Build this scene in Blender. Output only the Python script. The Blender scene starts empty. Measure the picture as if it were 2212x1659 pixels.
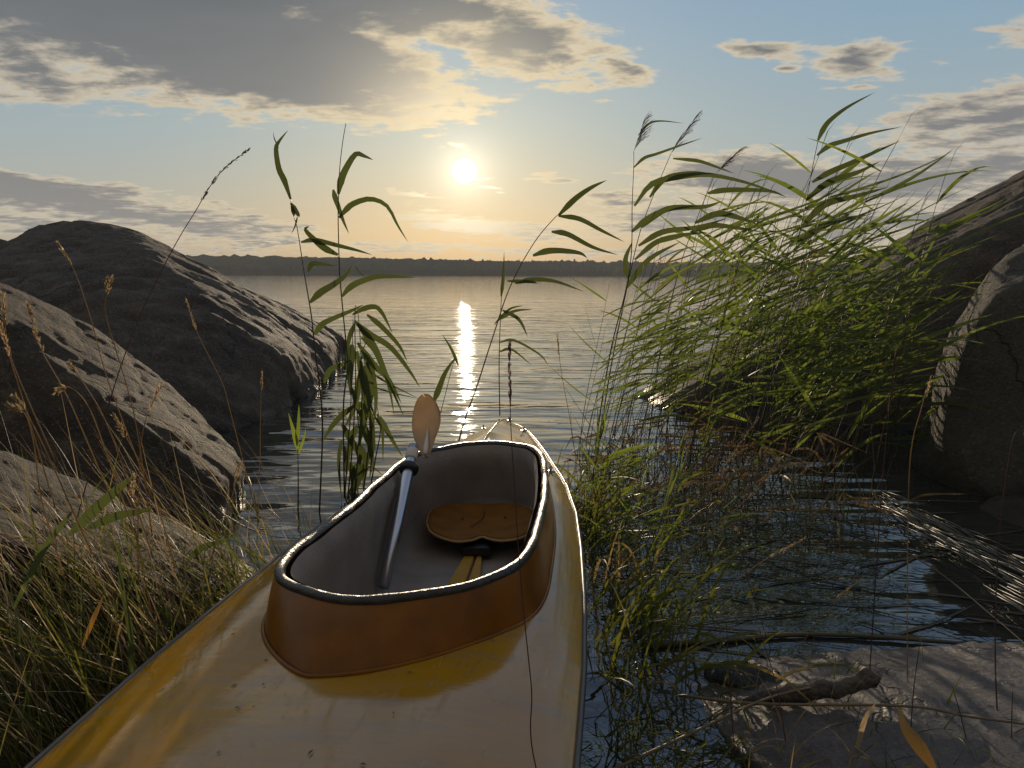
import bpy, bmesh, math, random
from mathutils import Vector, Matrix, noise
R = math.radians
sc = bpy.context.scene
COL = sc.collection
# ------------------------------------------------------------------ camera
H = 0.80
PITCH, ROLL, F = R(8.37), R(0.22), 1597.0
cam_d = bpy.data.cameras.new('camera'); cam = bpy.data.objects.new('camera', cam_d); COL.objects.link(cam)
cam_d.sensor_width = 36.0; cam_d.lens = 36.0 * F / 2212.0
cam_d.clip_start = 0.02; cam_d.clip_end = 20000
cam.matrix_world = Matrix.Translation((0, 0, H)) @ Matrix.Rotation(R(90) - PITCH, 4, 'X') @ Matrix.Rotation(ROLL, 4, 'Z')
sc.camera = cam
sc.view_settings.view_transform = 'Standard'; sc.view_settings.look = 'None'
sc.view_settings.exposure = 0.0; sc.view_settings.gamma = 1.0
sc.cycles.use_denoising = True
sc.cycles.max_bounces = 8; sc.cycles.transmission_bounces = 4; sc.cycles.transparent_max_bounces = 8
sc.cycles.diffuse_bounces = 3; sc.cycles.glossy_bounces = 3; sc.cycles.volume_bounces = 0
sc.cycles.sample_clamp_indirect = 6.0; sc.cycles.sample_clamp_direct = 0.0
sc.cycles.caustics_reflective = False; sc.cycles.caustics_refractive = False

C0 = Vector((0, 0, H))
def ray(dx, dy):
    """direction of a picture point of the photograph (2212 wide)"""
    x = (dx - 1106) / F; y = (829.5 - dy) / F
    return Vector((x, math.cos(PITCH) + y * math.sin(PITCH), -math.sin(PITCH) + y * math.cos(PITCH)))
def at(dx, dy, Y):
    d = ray(dx, dy); return C0 + d * (Y / d.y)
def onz(dx, dy, z=0.0):
    d = ray(dx, dy); return C0 + d * ((z - H) / d.z)
def azel(dx, dy):
    d = ray(dx, dy).normalized(); return math.degrees(math.atan2(d.x, d.y)), math.degrees(math.asin(d.z))

# ------------------------------------------------------------------ node helpers
class NT:
    def __init__(s, tree): s.t = tree; s.n = tree.nodes; s.l = tree.links
    def new(s, typ, **kw):
        n = s.n.new(typ)
        for k, v in kw.items(): setattr(n, k, v)
        return n
    def put(s, sock, v):
        if isinstance(v, bpy.types.NodeSocket): s.l.new(v, sock)
        elif v is not None: sock.default_value = v
    def m(s, op, a, b=None, c=None, clamp=False):
        n = s.new('ShaderNodeMath', operation=op); n.use_clamp = clamp
        s.put(n.inputs[0], a); s.put(n.inputs[1], b); s.put(n.inputs[2], c); return n.outputs[0]
    def vm(s, op, a, b=None, out=0, sc=None):
        n = s.new('ShaderNodeVectorMath', operation=op); s.put(n.inputs[0], a); s.put(n.inputs[1], b)
        if sc is not None: s.put(n.inputs['Scale'], sc)
        return n.outputs[out]
    def mix(s, f, a, b, mode='MIX'):
        n = s.new('ShaderNodeMix', data_type='RGBA', blend_type=mode); n.clamp_factor = True
        s.put(n.inputs[0], f); s.put(n.inputs[6], a if isinstance(a, bpy.types.NodeSocket) else (*a, 1)); s.put(n.inputs[7], b if isinstance(b, bpy.types.NodeSocket) else (*b, 1))
        return n.outputs[2]
    def noise(s, vec, scale, detail=4, rough=.55, dist=0, out=0):
        n = s.new('ShaderNodeTexNoise'); s.put(n.inputs['Vector'], vec); n.inputs['Scale'].default_value = scale
        n.inputs['Detail'].default_value = detail; n.inputs['Roughness'].default_value = rough; n.inputs['Distortion'].default_value = dist
        return n.outputs[out]
    def mapr(s, v, a, b, c=0., d=1., smooth=False):
        n = s.new('ShaderNodeMapRange'); n.interpolation_type = 'SMOOTHSTEP' if smooth else 'LINEAR'
        s.put(n.inputs[0], v)
        for i, x in enumerate((a, b, c, d)): n.inputs[i + 1].default_value = x
        return n.outputs[0]
    def ramp(s, f, stops):
        n = s.new('ShaderNodeValToRGB'); s.put(n.inputs[0], f); e = n.color_ramp.elements
        while len(e) < len(stops): e.new(.5)
        for k, (p, c) in zip(e, stops): k.position = p; k.color = (*c, 1)
        return n.outputs[0]
    def mapping(s, v, loc=(0, 0, 0), rot=(0, 0, 0), scale=(1, 1, 1), typ='POINT'):
        n = s.new('ShaderNodeMapping', vector_type=typ); s.put(n.inputs[0], v)
        n.inputs[1].default_value = loc; n.inputs[2].default_value = rot; n.inputs[3].default_value = scale
        return n.outputs[0]

# ------------------------------------------------------------------ sun + sky
SAZ, SEL = azel(1001, 370)
sun_dir = Vector((math.sin(R(SAZ)) * math.cos(R(SEL)), math.cos(R(SAZ)) * math.cos(R(SEL)), math.sin(R(SEL))))
sl = bpy.data.lights.new('sun', 'SUN'); sl.energy = 3.4; sl.angle = R(0.53); sl.color = (1.0, .80, .56)
so = bpy.data.objects.new('sun', sl); COL.objects.link(so)
so.rotation_euler = (-sun_dir).to_track_quat('-Z', 'Y').to_euler(); so.location = (0, 0, 20)

w = bpy.data.worlds.new('World'); sc.world = w; w.use_nodes = True
w.cycles.sampling_method = 'MANUAL'; w.cycles.sample_map_resolution = 2048
T = NT(w.node_tree); T.n.clear()
tc = T.new('ShaderNodeTexCoord'); D = tc.outputs['Generated']
sx = T.new('ShaderNodeSeparateXYZ'); T.put(sx.inputs[0], D); X, Y_, Z = sx.outputs
az = T.m('MULTIPLY', T.m('ARCTAN2', X, Y_), 57.29578)
el = T.m('MULTIPLY', T.m('ARCSINE', Z), 57.29578)
sky = T.new('ShaderNodeTexSky', sky_type='NISHITA'); sky.sun_disc = False
sky.sun_elevation = R(SEL); sky.sun_rotation = R(SAZ); sky.air_density = 1.0; sky.dust_density = 1.5
ang = T.m('MULTIPLY', T.m('ARCCOSINE', T.m('MINIMUM', T.vm('DOT_PRODUCT', D, tuple(sun_dir), out=1), .9999999)), 57.29578)
e01 = T.m('DIVIDE', el, 60., clamp=True)
near = T.ramp(e01, [(0, (.53, .37, .20)), (.05, (.58, .44, .25)), (.11, (.50, .47, .35)), (.18, (.41, .47, .44)), (.30, (.31, .41, .49)), (.6, (.20, .29, .43)), (1, (.16, .19, .26))])
far = T.ramp(e01, [(0, (.42, .36, .27)), (.05, (.44, .41, .33)), (.15, (.34, .41, .43)), (.28, (.25, .37, .47)), (.45, (.20, .31, .50)), (.62, (.17, .25, .40)), (1, (.16, .19, .26))])
g1 = T.m('EXPONENT', T.m('MULTIPLY', T.m('POWER', T.m('DIVIDE', ang, 17.), 2.), -1.))
base = T.mix(g1, far, near)
base = T.mix(1.0, base, T.mix(.0, sky.outputs[0], (0, 0, 0)), 'MIX') if False else base
nis = T.vm('SCALE', sky.outputs[0], sc=.004)
base = T.vm('ADD', base, nis)
# left side is paler
lf = T.mapr(az, -40, 0, 1, 0, True)
base = T.mix(T.m('MULTIPLY', lf, T.mapr(el, 5, 30, .0, .55)), base, (.34, .42, .45))
# behind the camera: unseen sky set to warm grey, raised as fill light
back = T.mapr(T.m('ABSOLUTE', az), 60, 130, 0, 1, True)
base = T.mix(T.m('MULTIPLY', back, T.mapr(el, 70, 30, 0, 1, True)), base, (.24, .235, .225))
# clouds: placed by compass direction and height above the horizon
av = T.new('ShaderNodeCombineXYZ'); T.put(av.inputs[0], az); T.put(av.inputs[1], el)
den = T.m('ADD', T.m('MAXIMUM', Z, 0.), .10)
pc = T.new('ShaderNodeCombineXYZ'); T.put(pc.inputs[0], T.m('DIVIDE', X, den)); T.put(pc.inputs[1], T.m('DIVIDE', T.m('MULTIPLY', Y_, 1.25), den))
P3 = pc.outputs[0]
warp = T.vm('SCALE', T.vm('SUBTRACT', T.noise(P3, 2.2, 3, out=1), (.5, .5, .5)), sc=5.0)
warp = T.vm('MULTIPLY', warp, (1.6, .55, 0))
AV = T.vm('ADD', av.outputs[0], warp)
BL = [  # centre x, y, radius x, y in photograph pixels, rotation, weight
 (150, -60, 820, 230, -4, 1.25), (520, 110, 540, 140, -8, 1.35), (760, -30, 420, 150, 0, 1.1), (1130, 90, 270, 95, -14, .75), (640, 190, 380, 75, -8, 1.05),
 (880, 240, 110, 26, -6, .62), (1050, 20, 160, 90, 0, .7), (60, 170, 190, 55, 0, .62), (1330, 150, 90, 45, -10, .55),
 (80, 425, 430, 48, -6, .92), (350, 470, 380, 45, -8, .78), (560, 490, 200, 26, -4, .6), (60, 490, 260, 22, 0, .6),
 (1640, 108, 130, 32, -8, .62), (1850, 115, 130, 58, -8, .60), (1310, 220, 40, 8, 0, .45), (1690, 150, 40, 12, 0, .5), (1840, 190, 70, 10, 0, .45),
 (2110, 235, 270, 60, 8, .68), (2180, 285, 190, 50, 0, .62), (2060, 300, 130, 24, 0, .6), (2260, 60, 120, 40, 0, .5),
 (1640, 385, 300, 70, -6, 1.0), (1950, 390, 300, 65, 0, .85), (2150, 360, 200, 40, 5, .7), (1500, 470, 380, 42, 3, .72), (1900, 480, 420, 50, 0, .72), (1350, 425, 110, 34, 0, .5),
 (985, 306, 24, 9, -10, .8), (1045, 386, 56, 6, 0, .85), (1050, 407, 48, 6, -3, .85), (920, 424, 100, 8, -5, .75), (1180, 385, 60, 17, 0, .7),
 (1000, 480, 180, 32, -6, .8), (1130, 500, 160, 20, 0, .7), (980, 535, 460, 15, 0, .6), (1500, 540, 560, 17, 0, .62), (600, 530, 300, 10, 0, .58), (300, 140, 130, 40, 0, .5),
 (1310, 430, 80, 30, 0, .6), (450, 545, 260, 9, 0, .5)]
acc = None
for (x, y, rx, ry, rot, wt) in BL:
    a0, e0 = azel(x, y); s = .0359 * math.cos(R(e0))
    v = T.mapping(AV, (a0, e0, 0), (0, 0, R(rot)), (rx * .0359, ry * .0359, 1), 'TEXTURE')
    d = T.m('SUBTRACT', wt, T.m('MULTIPLY', T.vm('LENGTH', v, out=1), wt))
    acc = d if acc is None else T.m('MAXIMUM', acc, d)
# added bright cloud out of frame, overhead and behind, as fill for the shadows
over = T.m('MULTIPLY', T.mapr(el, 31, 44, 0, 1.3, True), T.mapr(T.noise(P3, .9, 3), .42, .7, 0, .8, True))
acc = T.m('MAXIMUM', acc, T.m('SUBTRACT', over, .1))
fine = T.noise(P3, 6.5, 10, .64, .2)
big = T.noise(P3, 1.6, 4, .5)
dn = T.m('ADD', acc, T.m('MULTIPLY', T.m('SUBTRACT', fine, .5), 1.1))
dn = T.m('ADD', dn, T.m('MULTIPLY', T.m('SUBTRACT', big, .5), .35))
alpha = T.mapr(dn, .12, .34, 0, 1, True)
thick = T.mapr(dn, .22, .62, 0, 1, True)
g2 = T.m('EXPONENT', T.m('DIVIDE', ang, -16.))
edge = T.mix(g2, (.55, .50, .42), (1.0, .78, .42))
core = T.mix(T.mapr(el, 2, 22, 0, 1), (.27, .26, .25), (.060, .088, .118))
core = T.mix(T.m('MULTIPLY', g2, .28), core, (.42, .36, .28))
core = T.mix(T.m('EXPONENT', T.m('MULTIPLY', T.m('POWER', T.m('DIVIDE', ang, 6.5), 2.), -1.)), core, (1.4, 1.15, .75))
core = T.mix(T.mapr(T.noise(P3, 3.0, 6, .6), .35, .7, 0, .14), core, (.26, .27, .29))
cl = T.mix(T.m('MULTIPLY', thick, .97), edge, core)
cl = T.mix(T.mapr(el, 31, 44, 0, .9, True), cl, (.46, .455, .45)); cl = T.mix(back, cl, (.29, .28, .27))  # added overhead and rear cloud, lifted to fill the foreground
col = T.mix(T.m('MULTIPLY', alpha, .97), base, cl)
# the sun and the glow of the air round it
def expang(k, amp): return T.m('MULTIPLY', T.m('EXPONENT', T.m('DIVIDE', ang, -k)), amp)
glow = T.m('ADD', expang(1.3, .9), expang(6.5, .18))
col = T.vm('ADD', col, T.vm('SCALE', (1.0, .90, .68), sc=glow))
disc = T.mapr(ang, .62, .92, 16, 0, True)
col = T.vm('ADD', col, T.vm('SCALE', (1.0, .88, .66), sc=disc))
below = T.mapr(el, -1.5, -.3, 1, 0)
col = T.mix(below, col, (.10, .09, .07))
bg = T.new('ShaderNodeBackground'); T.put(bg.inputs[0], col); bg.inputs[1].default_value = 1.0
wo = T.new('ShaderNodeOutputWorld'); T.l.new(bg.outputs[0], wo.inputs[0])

# ------------------------------------------------------------------ object helpers
def tag(o, label=None, cat=None, group=None, kind=None):
    if label: o['label'] = label
    if cat: o['category'] = cat
    if group: o['group'] = group
    if kind: o['kind'] = kind
    return o
def link_mesh(name, me, mat, parent=None, smooth=True):
    if mat is not None:
        me.materials.clear(); me.materials.append(mat)
    if smooth: me.polygons.foreach_set('use_smooth', [True] * len(me.polygons))
    o = bpy.data.objects.new(name, me); COL.objects.link(o); o.parent = parent
    return o
def mesh_obj(name, verts, faces, mat, parent=None, smooth=True):
    me = bpy.data.meshes.new(name); me.from_pydata([tuple(v) for v in verts], [], faces); me.update()
    return link_mesh(name, me, mat, parent, smooth)
def empty(name, loc=(0, 0, 0)):
    o = bpy.data.objects.new(name, None); COL.objects.link(o); o.location = loc; o.empty_display_size = .1; return o
def catmull(pts, n):
    """n points along a smooth curve through pts (vectors of any size)"""
    P = [Vector(p) for p in pts]
    if len(P) == 2: return [P[0].lerp(P[1], i / (n - 1)) for i in range(n)]
    Q = [P[0] * 2 - P[1]] + P + [P[-1] * 2 - P[-2]]
    out = []
    for i in range(n):
        t = i / (n - 1) * (len(P) - 1); k = min(int(t), len(P) - 2); f = t - k
        a, b, c, d = Q[k:k + 4]
        out.append(.5 * ((2 * b) + (c - a) * f + (2 * a - 5 * b + 4 * c - d) * f * f + (3 * b - a - 3 * c + d) * f ** 3))
    return out
class MB:
    def __init__(s): s.v = []; s.f = []
    def tube(s, pts, radii, sides=5, cap=True):
        n = len(pts); b0 = len(s.v); up = Vector((.3, 1, .2))
        for i, p in enumerate(pts):
            t = (pts[min(i + 1, n - 1)] - pts[max(i - 1, 0)])
            if t.length < 1e-9: t = Vector((0, 0, 1))
            t.normalize(); a = t.cross(up)
            if a.length < 1e-3: a = t.cross(Vector((1, 0, 0)))
            a.normalize(); b = t.cross(a); r = radii[i] if hasattr(radii, '__len__') else radii
            for k in range(sides):
                q = 2 * math.pi * k / sides; s.v.append(p + a * math.cos(q) * r + b * math.sin(q) * r)
        for i in range(n - 1):
            for k in range(sides):
                k2 = (k + 1) % sides
                s.f.append((b0 + i * sides + k, b0 + i * sides + k2, b0 + (i + 1) * sides + k2, b0 + (i + 1) * sides + k))
        if cap:
            s.f.append(tuple(b0 + k for k in range(sides))[::-1]); s.f.append(tuple(b0 + (n - 1) * sides + k for k in range(sides)))
    def blade(s, pts, wmax, side=None, fold=.25, prof=None, twist=0.):
        """a leaf: a folded ribbon, widest in its lower third, running out to a point"""
        n = len(pts); b0 = len(s.v)
        for i, p in enumerate(pts):
            f = i / (n - 1); t = (pts[min(i + 1, n - 1)] - pts[max(i - 1, 0)]).normalized()
            sd = side if side is not None else Vector((0, 1, 0)).cross(t)
            sd = sd - t * sd.dot(t)
            if sd.length < 1e-4: sd = t.orthogonal()
            sd.normalize(); nm = t.cross(sd)
            if twist:
                c, q = math.cos(twist * f), math.sin(twist * f); sd, nm = sd * c + nm * q, nm * c - sd * q
            ww = (prof(f) if prof else (min(1, .35 + f * 3.2) * (1 - f ** 2.2) ** .9)) * wmax * .5
            s.v += [p - sd * ww + nm * ww * fold, p, p + sd * ww + nm * ww * fold]
        for i in range(n - 1):
            a = b0 + i * 3
            s.f += [(a, a + 1, a + 4, a + 3), (a + 1, a + 2, a + 5, a + 4)]
    def obj(s, name, mat, parent=None, smooth=True): return mesh_obj(name, s.v, s.f, mat, parent, smooth)
    def mesh(s, name, mat):
        me = bpy.data.meshes.new(name); me.from_pydata([tuple(v) for v in s.v], [], s.f); me.update(); me.materials.append(mat)
        me.polygons.foreach_set('use_smooth', [True] * len(me.polygons)); return me

# ------------------------------------------------------------------ materials
def mat(name):
    m = bpy.data.materials.new(name); m.use_nodes = True; t = NT(m.node_tree)
    return m, t, m.node_tree.nodes['Principled BSDF'], m.node_tree.nodes['Material Output']
def simple(name, col, rough=.5, metal=0., spec=.5, coat=0., bump=None, var=None):
    m, t, p, o = mat(name)
    p.inputs['Base Color'].default_value = (*col, 1); p.inputs['Roughness'].default_value = rough
    p.inputs['Metallic'].default_value = metal; p.inputs['Specular IOR Level'].default_value = spec; p.inputs['Coat Weight'].default_value = coat
    tc = t.new('ShaderNodeTexCoord')
    if var:
        sc_, col2 = var
        t.put(p.inputs['Base Color'], t.mix(t.mapr(t.noise(tc.outputs['Object'], sc_, 5), .4, .65), col, col2))
    if bump:
        b = t.new('ShaderNodeBump'); b.inputs['Strength'].default_value = bump[1]; b.inputs['Distance'].default_value = bump[2]
        t.put(b.inputs['Height'], t.noise(tc.outputs['Object'], bump[0], 6)); t.put(p.inputs['Normal'], b.outputs[0])
    return m
def leafmat(name, col, tcol, tr=.5, yellow=None, rough=.45, scale=6.):
    m, t, p, o = mat(name)
    g = t.new('ShaderNodeNewGeometry'); info = t.new('ShaderNodeObjectInfo')
    nz = t.noise(g.outputs['Position'], scale, 3)
    f = t.m('ADD', t.m('MULTIPLY', info.outputs['Random'], .35), t.m('MULTIPLY', nz, .7))
    f = t.mapr(f, .3, .8)
    dark = tuple(c * .6 for c in col); tdark = tuple(c * .62 for c in tcol)
    c1 = t.mix(f, dark, col); c2 = t.mix(f, tdark, tcol)
    if yellow:
        y = t.mapr(t.noise(g.outputs['Position'], 3.1, 2), 1 - yellow[0], 1 - yellow[0] + .05)
        c1 = t.mix(y, c1, yellow[1]); c2 = t.mix(y, c2, yellow[2])
    t.put(p.inputs['Base Color'], c1); p.inputs['Roughness'].default_value = rough; p.inputs['Specular IOR Level'].default_value = .35
    tl = t.new('ShaderNodeBsdfTranslucent'); t.put(tl.inputs[0], c2)
    mx = t.new('ShaderNodeMixShader'); mx.inputs[0].default_value = tr
    t.l.new(p.outputs[0], mx.inputs[1]); t.l.new(tl.outputs[0], mx.inputs[2]); t.l.new(mx.outputs[0], o.inputs[0])
    return m
M = {}
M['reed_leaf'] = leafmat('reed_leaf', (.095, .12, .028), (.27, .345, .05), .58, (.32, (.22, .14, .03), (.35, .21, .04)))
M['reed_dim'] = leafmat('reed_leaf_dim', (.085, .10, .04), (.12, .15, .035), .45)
M['reed_stem'] = leafmat('reed_stem', (.10, .085, .045), (.12, .10, .04), .15)
M['dead_reed'] = leafmat('dead_reed', (.22, .16, .085), (.26, .17, .08), .3, scale=3.)
M['plume'] = leafmat('plume', (.22, .17, .15), (.40, .30, .24), .55)
M['grass'] = leafmat('grass_blade', (.085, .095, .022), (.22, .24, .03), .48, (.44, (.28, .20, .07), (.42, .29, .10)), .38)
M['dry_grass'] = leafmat('dry_grass', (.34, .25, .14), (.62, .45, .24), .55, scale=4.)
M['purple_grass'] = leafmat('purple_grass', (.16, .09, .08), (.25, .14, .11), .35)
M['yellow_leaf'] = leafmat('yellow_leaf', (.42, .24, .05), (.6, .3, .05), .45)
def rock_mat(name, c1, c2, c3, wet=.0, scale=1., bump=1., lich=None, band=(.015, .07)):
    m, t, p, o = mat(name)
    tc = t.new('ShaderNodeTexCoord'); O = t.mapping(tc.outputs['Object'], scale=(scale,) * 3)
    a = t.noise(O, 2.2, 6, .6); b = t.noise(O, 60, 4, .7); c = t.noise(O, 9, 5, .65)
    col = t.mix(t.mapr(a, .35, .65), c1, c2)
    col = t.mix(t.mapr(c, .52, .68), col, c3)
    col = t.mix(t.mapr(b, .48, .66, 0, .55), col, tuple(x * .35 for x in c1))
    if lich:
        n = t.mapr(t.noise(O, 1.3, 7, .62), .54, .62); col = t.mix(t.m('MULTIPLY', n, .8), col, lich)
    vo_ = t.new('ShaderNodeTexVoronoi', feature='DISTANCE_TO_EDGE'); vo_.inputs['Scale'].default_value = 1.5
    t.put(vo_.inputs['Vector'], t.vm('ADD', O, t.vm('SCALE', t.noise(O, 3.0, 5, .6, out=1), sc=.45)))
    crk = t.m('MULTIPLY', t.mapr(vo_.outputs['Distance'], .0, .014, 1, 0, True), t.mapr(t.noise(O, 1.1, 2), .5, .58))
    col = t.mix(t.m('MULTIPLY', crk, .7), col, tuple(x * .3 for x in c1))
    col = t.mix(t.mapr(t.noise(O, 95, 3, .7), .56, .70, 0, .7), col, tuple(min(.6, x * 1.7) for x in c3))
    # dark wet band just over the water
    g = t.new('ShaderNodeNewGeometry'); sz = t.new('ShaderNodeSeparateXYZ'); t.put(sz.inputs[0], g.outputs['Position'])
    wl = t.mapr(t.m('ADD', sz.outputs[2], t.m('MULTIPLY', t.m('SUBTRACT', c, .5), .06)), band[0], band[1], 1, 0, True)
    col = t.mix(t.m('MULTIPLY', wl, .65), col, tuple(x * .25 for x in c1))
    t.put(p.inputs['Base Color'], col)
    rg = t.m('SUBTRACT', .80 - wet, t.m('MULTIPLY', wl, .38 - wet * .5)); t.put(p.inputs['Roughness'], rg)
    p.inputs['Specular IOR Level'].default_value = .30 + wet
    h = t.m('ADD', t.m('MULTIPLY', b, .30), t.m('ADD', t.m('MULTIPLY', c, .30), t.m('MULTIPLY', t.noise(O, 25, 8, .75), 1.0)))
    h = t.m('SUBTRACT', h, t.m('MULTIPLY', crk, .6))
    bp = t.new('ShaderNodeBump'); bp.inputs['Strength'].default_value = .95 * bump; bp.inputs['Distance'].default_value = .045
    t.put(bp.inputs['Height'], h); t.put(p.inputs['Normal'], bp.outputs[0])
    return m
M['rock_grey'] = rock_mat('granite_grey', (.135, .108, .084), (.08, .066, .053), (.19, .155, .12))
M['rock_warm'] = rock_mat('granite_warm', (.105, .076, .050), (.055, .044, .032), (.165, .12, .078), lich=(.06, .056, .035))
M['rock_brown'] = rock_mat('granite_brown', (.11, .095, .07), (.07, .064, .05), (.13, .11, .08), lich=(.19, .11, .05))
M['rock_brown2'] = rock_mat('granite_dark', (.07, .052, .036), (.04, .034, .026), (.11, .085, .058), lich=(.045, .045, .03), bump=1.2)
M['rock_pink'] = rock_mat('granite_pink', (.45, .375, .345), (.31, .26, .24), (.50, .44, .40), wet=.36, bump=1.3, scale=1.7, band=(-.01, .022))
# water
m, t, p, o = mat('lake_water'); M['water'] = m
tc = t.new('ShaderNodeTexCoord'); O = tc.outputs['Object']
w1 = t.noise(t.mapping(O, rot=(0, 0, .1), scale=(.45, 1.15, 1)), 2.1, 3, .5)
w2 = t.noise(t.mapping(O, rot=(0, 0, -.12), scale=(.5, 1.5, 1)), 4.2, 2, .5)
w3 = t.noise(t.mapping(O, rot=(0, 0, .05), scale=(.4, 1.4, 1)), 14, 2, .5)
h = t.m('ADD', t.m('MULTIPLY', w1, .50), t.m('ADD', t.m('MULTIPLY', w2, .30), t.m('MULTIPLY', w3, .075)))
bp = t.new('ShaderNodeBump'); bp.inputs['Strength'].default_value = 1.0; bp.inputs['Distance'].default_value = .036
so2 = t.new('ShaderNodeSeparateXYZ'); t.put(so2.inputs[0], O)
h = t.m('MULTIPLY', h, t.mapr(t.noise(t.mapping(O, scale=(.5, 1.6, 1)), 1.1, 3), .35, .65, .45, 1.6))
h = t.m('MULTIPLY', h, t.mapr(so2.outputs[1], 3.5, 24, .8, .22, True))
t.put(bp.inputs['Height'], h); t.put(p.inputs['Normal'], bp.outputs[0])
p.inputs['Base Color'].default_value = (.022, .024, .020, 1); p.inputs['Roughness'].default_value = .0; p.inputs['IOR'].default_value = 1.85
M['soil'] = simple('shore_soil', (.035, .028, .018), .9, bump=(25, .8, .04), var=(6, (.06, .055, .025)))
M['forest'] = simple('forest_canopy', (.035, .042, .026), 1., spec=0., var=(.03, (.06, .06, .035)))
M['bark'] = simple('bark', (.10, .07, .05), .9)
# boat
m, t, p, o = mat('orange_gelcoat'); M['deck'] = m
tc = t.new('ShaderNodeTexCoord'); O = tc.outputs['Object']
st = t.noise(t.mapping(O, scale=(1.0, 7.0, 1)), 7, 6, .65)     # smears of dirt that run along the deck
scr = t.noise(t.mapping(O, rot=(0, 0, .35), scale=(9.0, .8, 1)), 22, 4, .7); drip = t.noise(t.mapping(O, scale=(1, .35, 1)), 46, 6, .75, .6); bl = t.noise(O, 4, 4, .6); sp = t.noise(O, 160, 3, .6); cr = t.noise(O, 38, 7, .75, 1.2)
c = t.mix(t.mapr(bl, .35, .7), (.31, .145, .004), (.37, .19, .009))
c = t.mix(t.mapr(st, .48, .70, 0, .6), c, (.20, .15, .08))
c = t.mix(t.mapr(cr, .60, .70, 0, .5), c, (.09, .065, .035))
c = t.mix(t.mapr(scr, .66, .72, 0, .55), c, (.50, .38, .20))
c = t.mix(t.m('MULTIPLY', t.mapr(drip, .56, .66), t.mapr(bl, .42, .6, 0, .7)), c, (.13, .095, .045))
c = t.mix(t.mapr(sp, .72, .78, 0, .6), c, (.62, .50, .30))
t.put(p.inputs['Base Color'], c)
t.put(p.inputs['Roughness'], t.m('ADD', t.mapr(st, .3, .75, .03, .15), t.m('MULTIPLY', t.mapr(drip, .52, .66), .18))); p.inputs['IOR'].default_value = 1.75
p.inputs['Coat Weight'].default_value = .0; p.inputs['Coat Roughness'].default_value = .12; p.inputs['Coat IOR'].default_value = 1.8
hh = t.m('ADD', t.m('MULTIPLY', t.noise(O, 30, 4), .4), t.m('MULTIPLY', st, .6))
bp = t.new('ShaderNodeBump'); bp.inputs['Strength'].default_value = .16; bp.inputs['Distance'].default_value = .003
t.put(bp.inputs['Height'], hh); t.put(p.inputs['Normal'], bp.outputs[0]); t.put(p.inputs['Coat Normal'], bp.outputs[0])
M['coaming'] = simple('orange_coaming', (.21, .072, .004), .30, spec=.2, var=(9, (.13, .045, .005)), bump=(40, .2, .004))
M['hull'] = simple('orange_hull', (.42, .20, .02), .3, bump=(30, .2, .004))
M['rim'] = simple('black_rim', (.020, .018, .017), .36, spec=.45, bump=(110, .7, .004), var=(30, (.04, .035, .03)))
M['liner'] = simple('grey_liner', (.27, .225, .19), .55, bump=(120, .5, .003), var=(9, (.20, .17, .145)))
M['ply'] = simple('seat_plywood', (.22, .09, .012), .7, spec=.15, var=(20, (.16, .065, .01)))
M['plyedge'] = simple('plywood_edge', (.38, .24, .10), .6)
M['wood'] = simple('yellow_board', (.40, .22, .03), .6, spec=.2, var=(20, (.45, .25, .05)))
M['alu'] = simple('aluminium', (.52, .55, .62), .28, metal=1., bump=(60, .15, .002))
M['rubber'] = simple('black_rubber', (.015, .015, .016), .4)
M['blade'] = leafmat('orange_blade', (.60, .46, .30), (.80, .60, .36), .55, scale=9.)
M['bladerib'] = simple('pale_plastic', (.55, .48, .40), .4)
M['steel'] = simple('steel_fitting', (.30, .29, .27), .35, metal=.8)
M['trim'] = simple('dark_trim', (.09, .085, .075), .35, metal=.5)
M['drift'] = simple('driftwood', (.10, .075, .05), .7, bump=(60, 1., .02), var=(30, (.03, .022, .018)))
M['litter'] = simple('leaf_litter', (.09, .055, .03), .8)

# ------------------------------------------------------------------ water, ground, far shore
wm = mesh_obj('water', [(-6000, -30, 0), (6000, -30, 0), (6000, 6000, 0), (-6000, 6000, 0)], [(0, 1, 2, 3)], M['water'], smooth=False)
tag(wm, kind='structure')
def ss(a, b, x):
    t_ = max(0., min(1., (x - a) / (b - a))); return t_ * t_ * (3 - 2 * t_)
def ground_h(x, y):
    n = noise.noise(Vector((x * 3, y * 3, 0))) * .035 + noise.noise(Vector((x * 11, y * 11, 4))) * .012
    land = -.45
    land += .50 * (1 - ss(.75, 1.12, y + .10 * math.sin(x * 5)))                    # our own shore
    lf_ = (1 - ss(-.75, -.48, x)) * (1 - ss(1.35, 1.95, y + (x + .6) * .3)); land = max(land, -.45 + .53 * lf_)
    rt = ss(2.6, 4.5, x) * (1 - ss(4, 6, y)); land = max(land, -.45 + .6 * rt)
    lt = (1 - ss(-4.5, -2.2, x)) * (1 - ss(3.2, 4.5, y)); land = max(land, -.45 + .65 * lt)
    if y < -1: land += .15 * min(6, (-1 - y))
    return land + n
gv, gf = [], []
xs = [-60, -30, -15, -8, -5] + [-4 + .12 * i for i in range(68)] + [4.5, 6, 8, 15, 30, 60]
ys = [-60, -30, -12, -6, -3, -1.5, -.8] + [-.4 + .08 * i for i in range(60)] + [4.8, 5.4, 6, 7, 9, 12]
for y in ys:
    for x in xs: gv.append((x, y, ground_h(x, y)))
nx = len(xs)
for j in range(len(ys) - 1):
    for i in range(nx - 1): gf.append((j * nx + i, j * nx + i + 1, (j + 1) * nx + i + 1, (j + 1) * nx + i))
tag(mesh_obj('ground', gv, gf, M['soil']), kind='structure')
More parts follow.
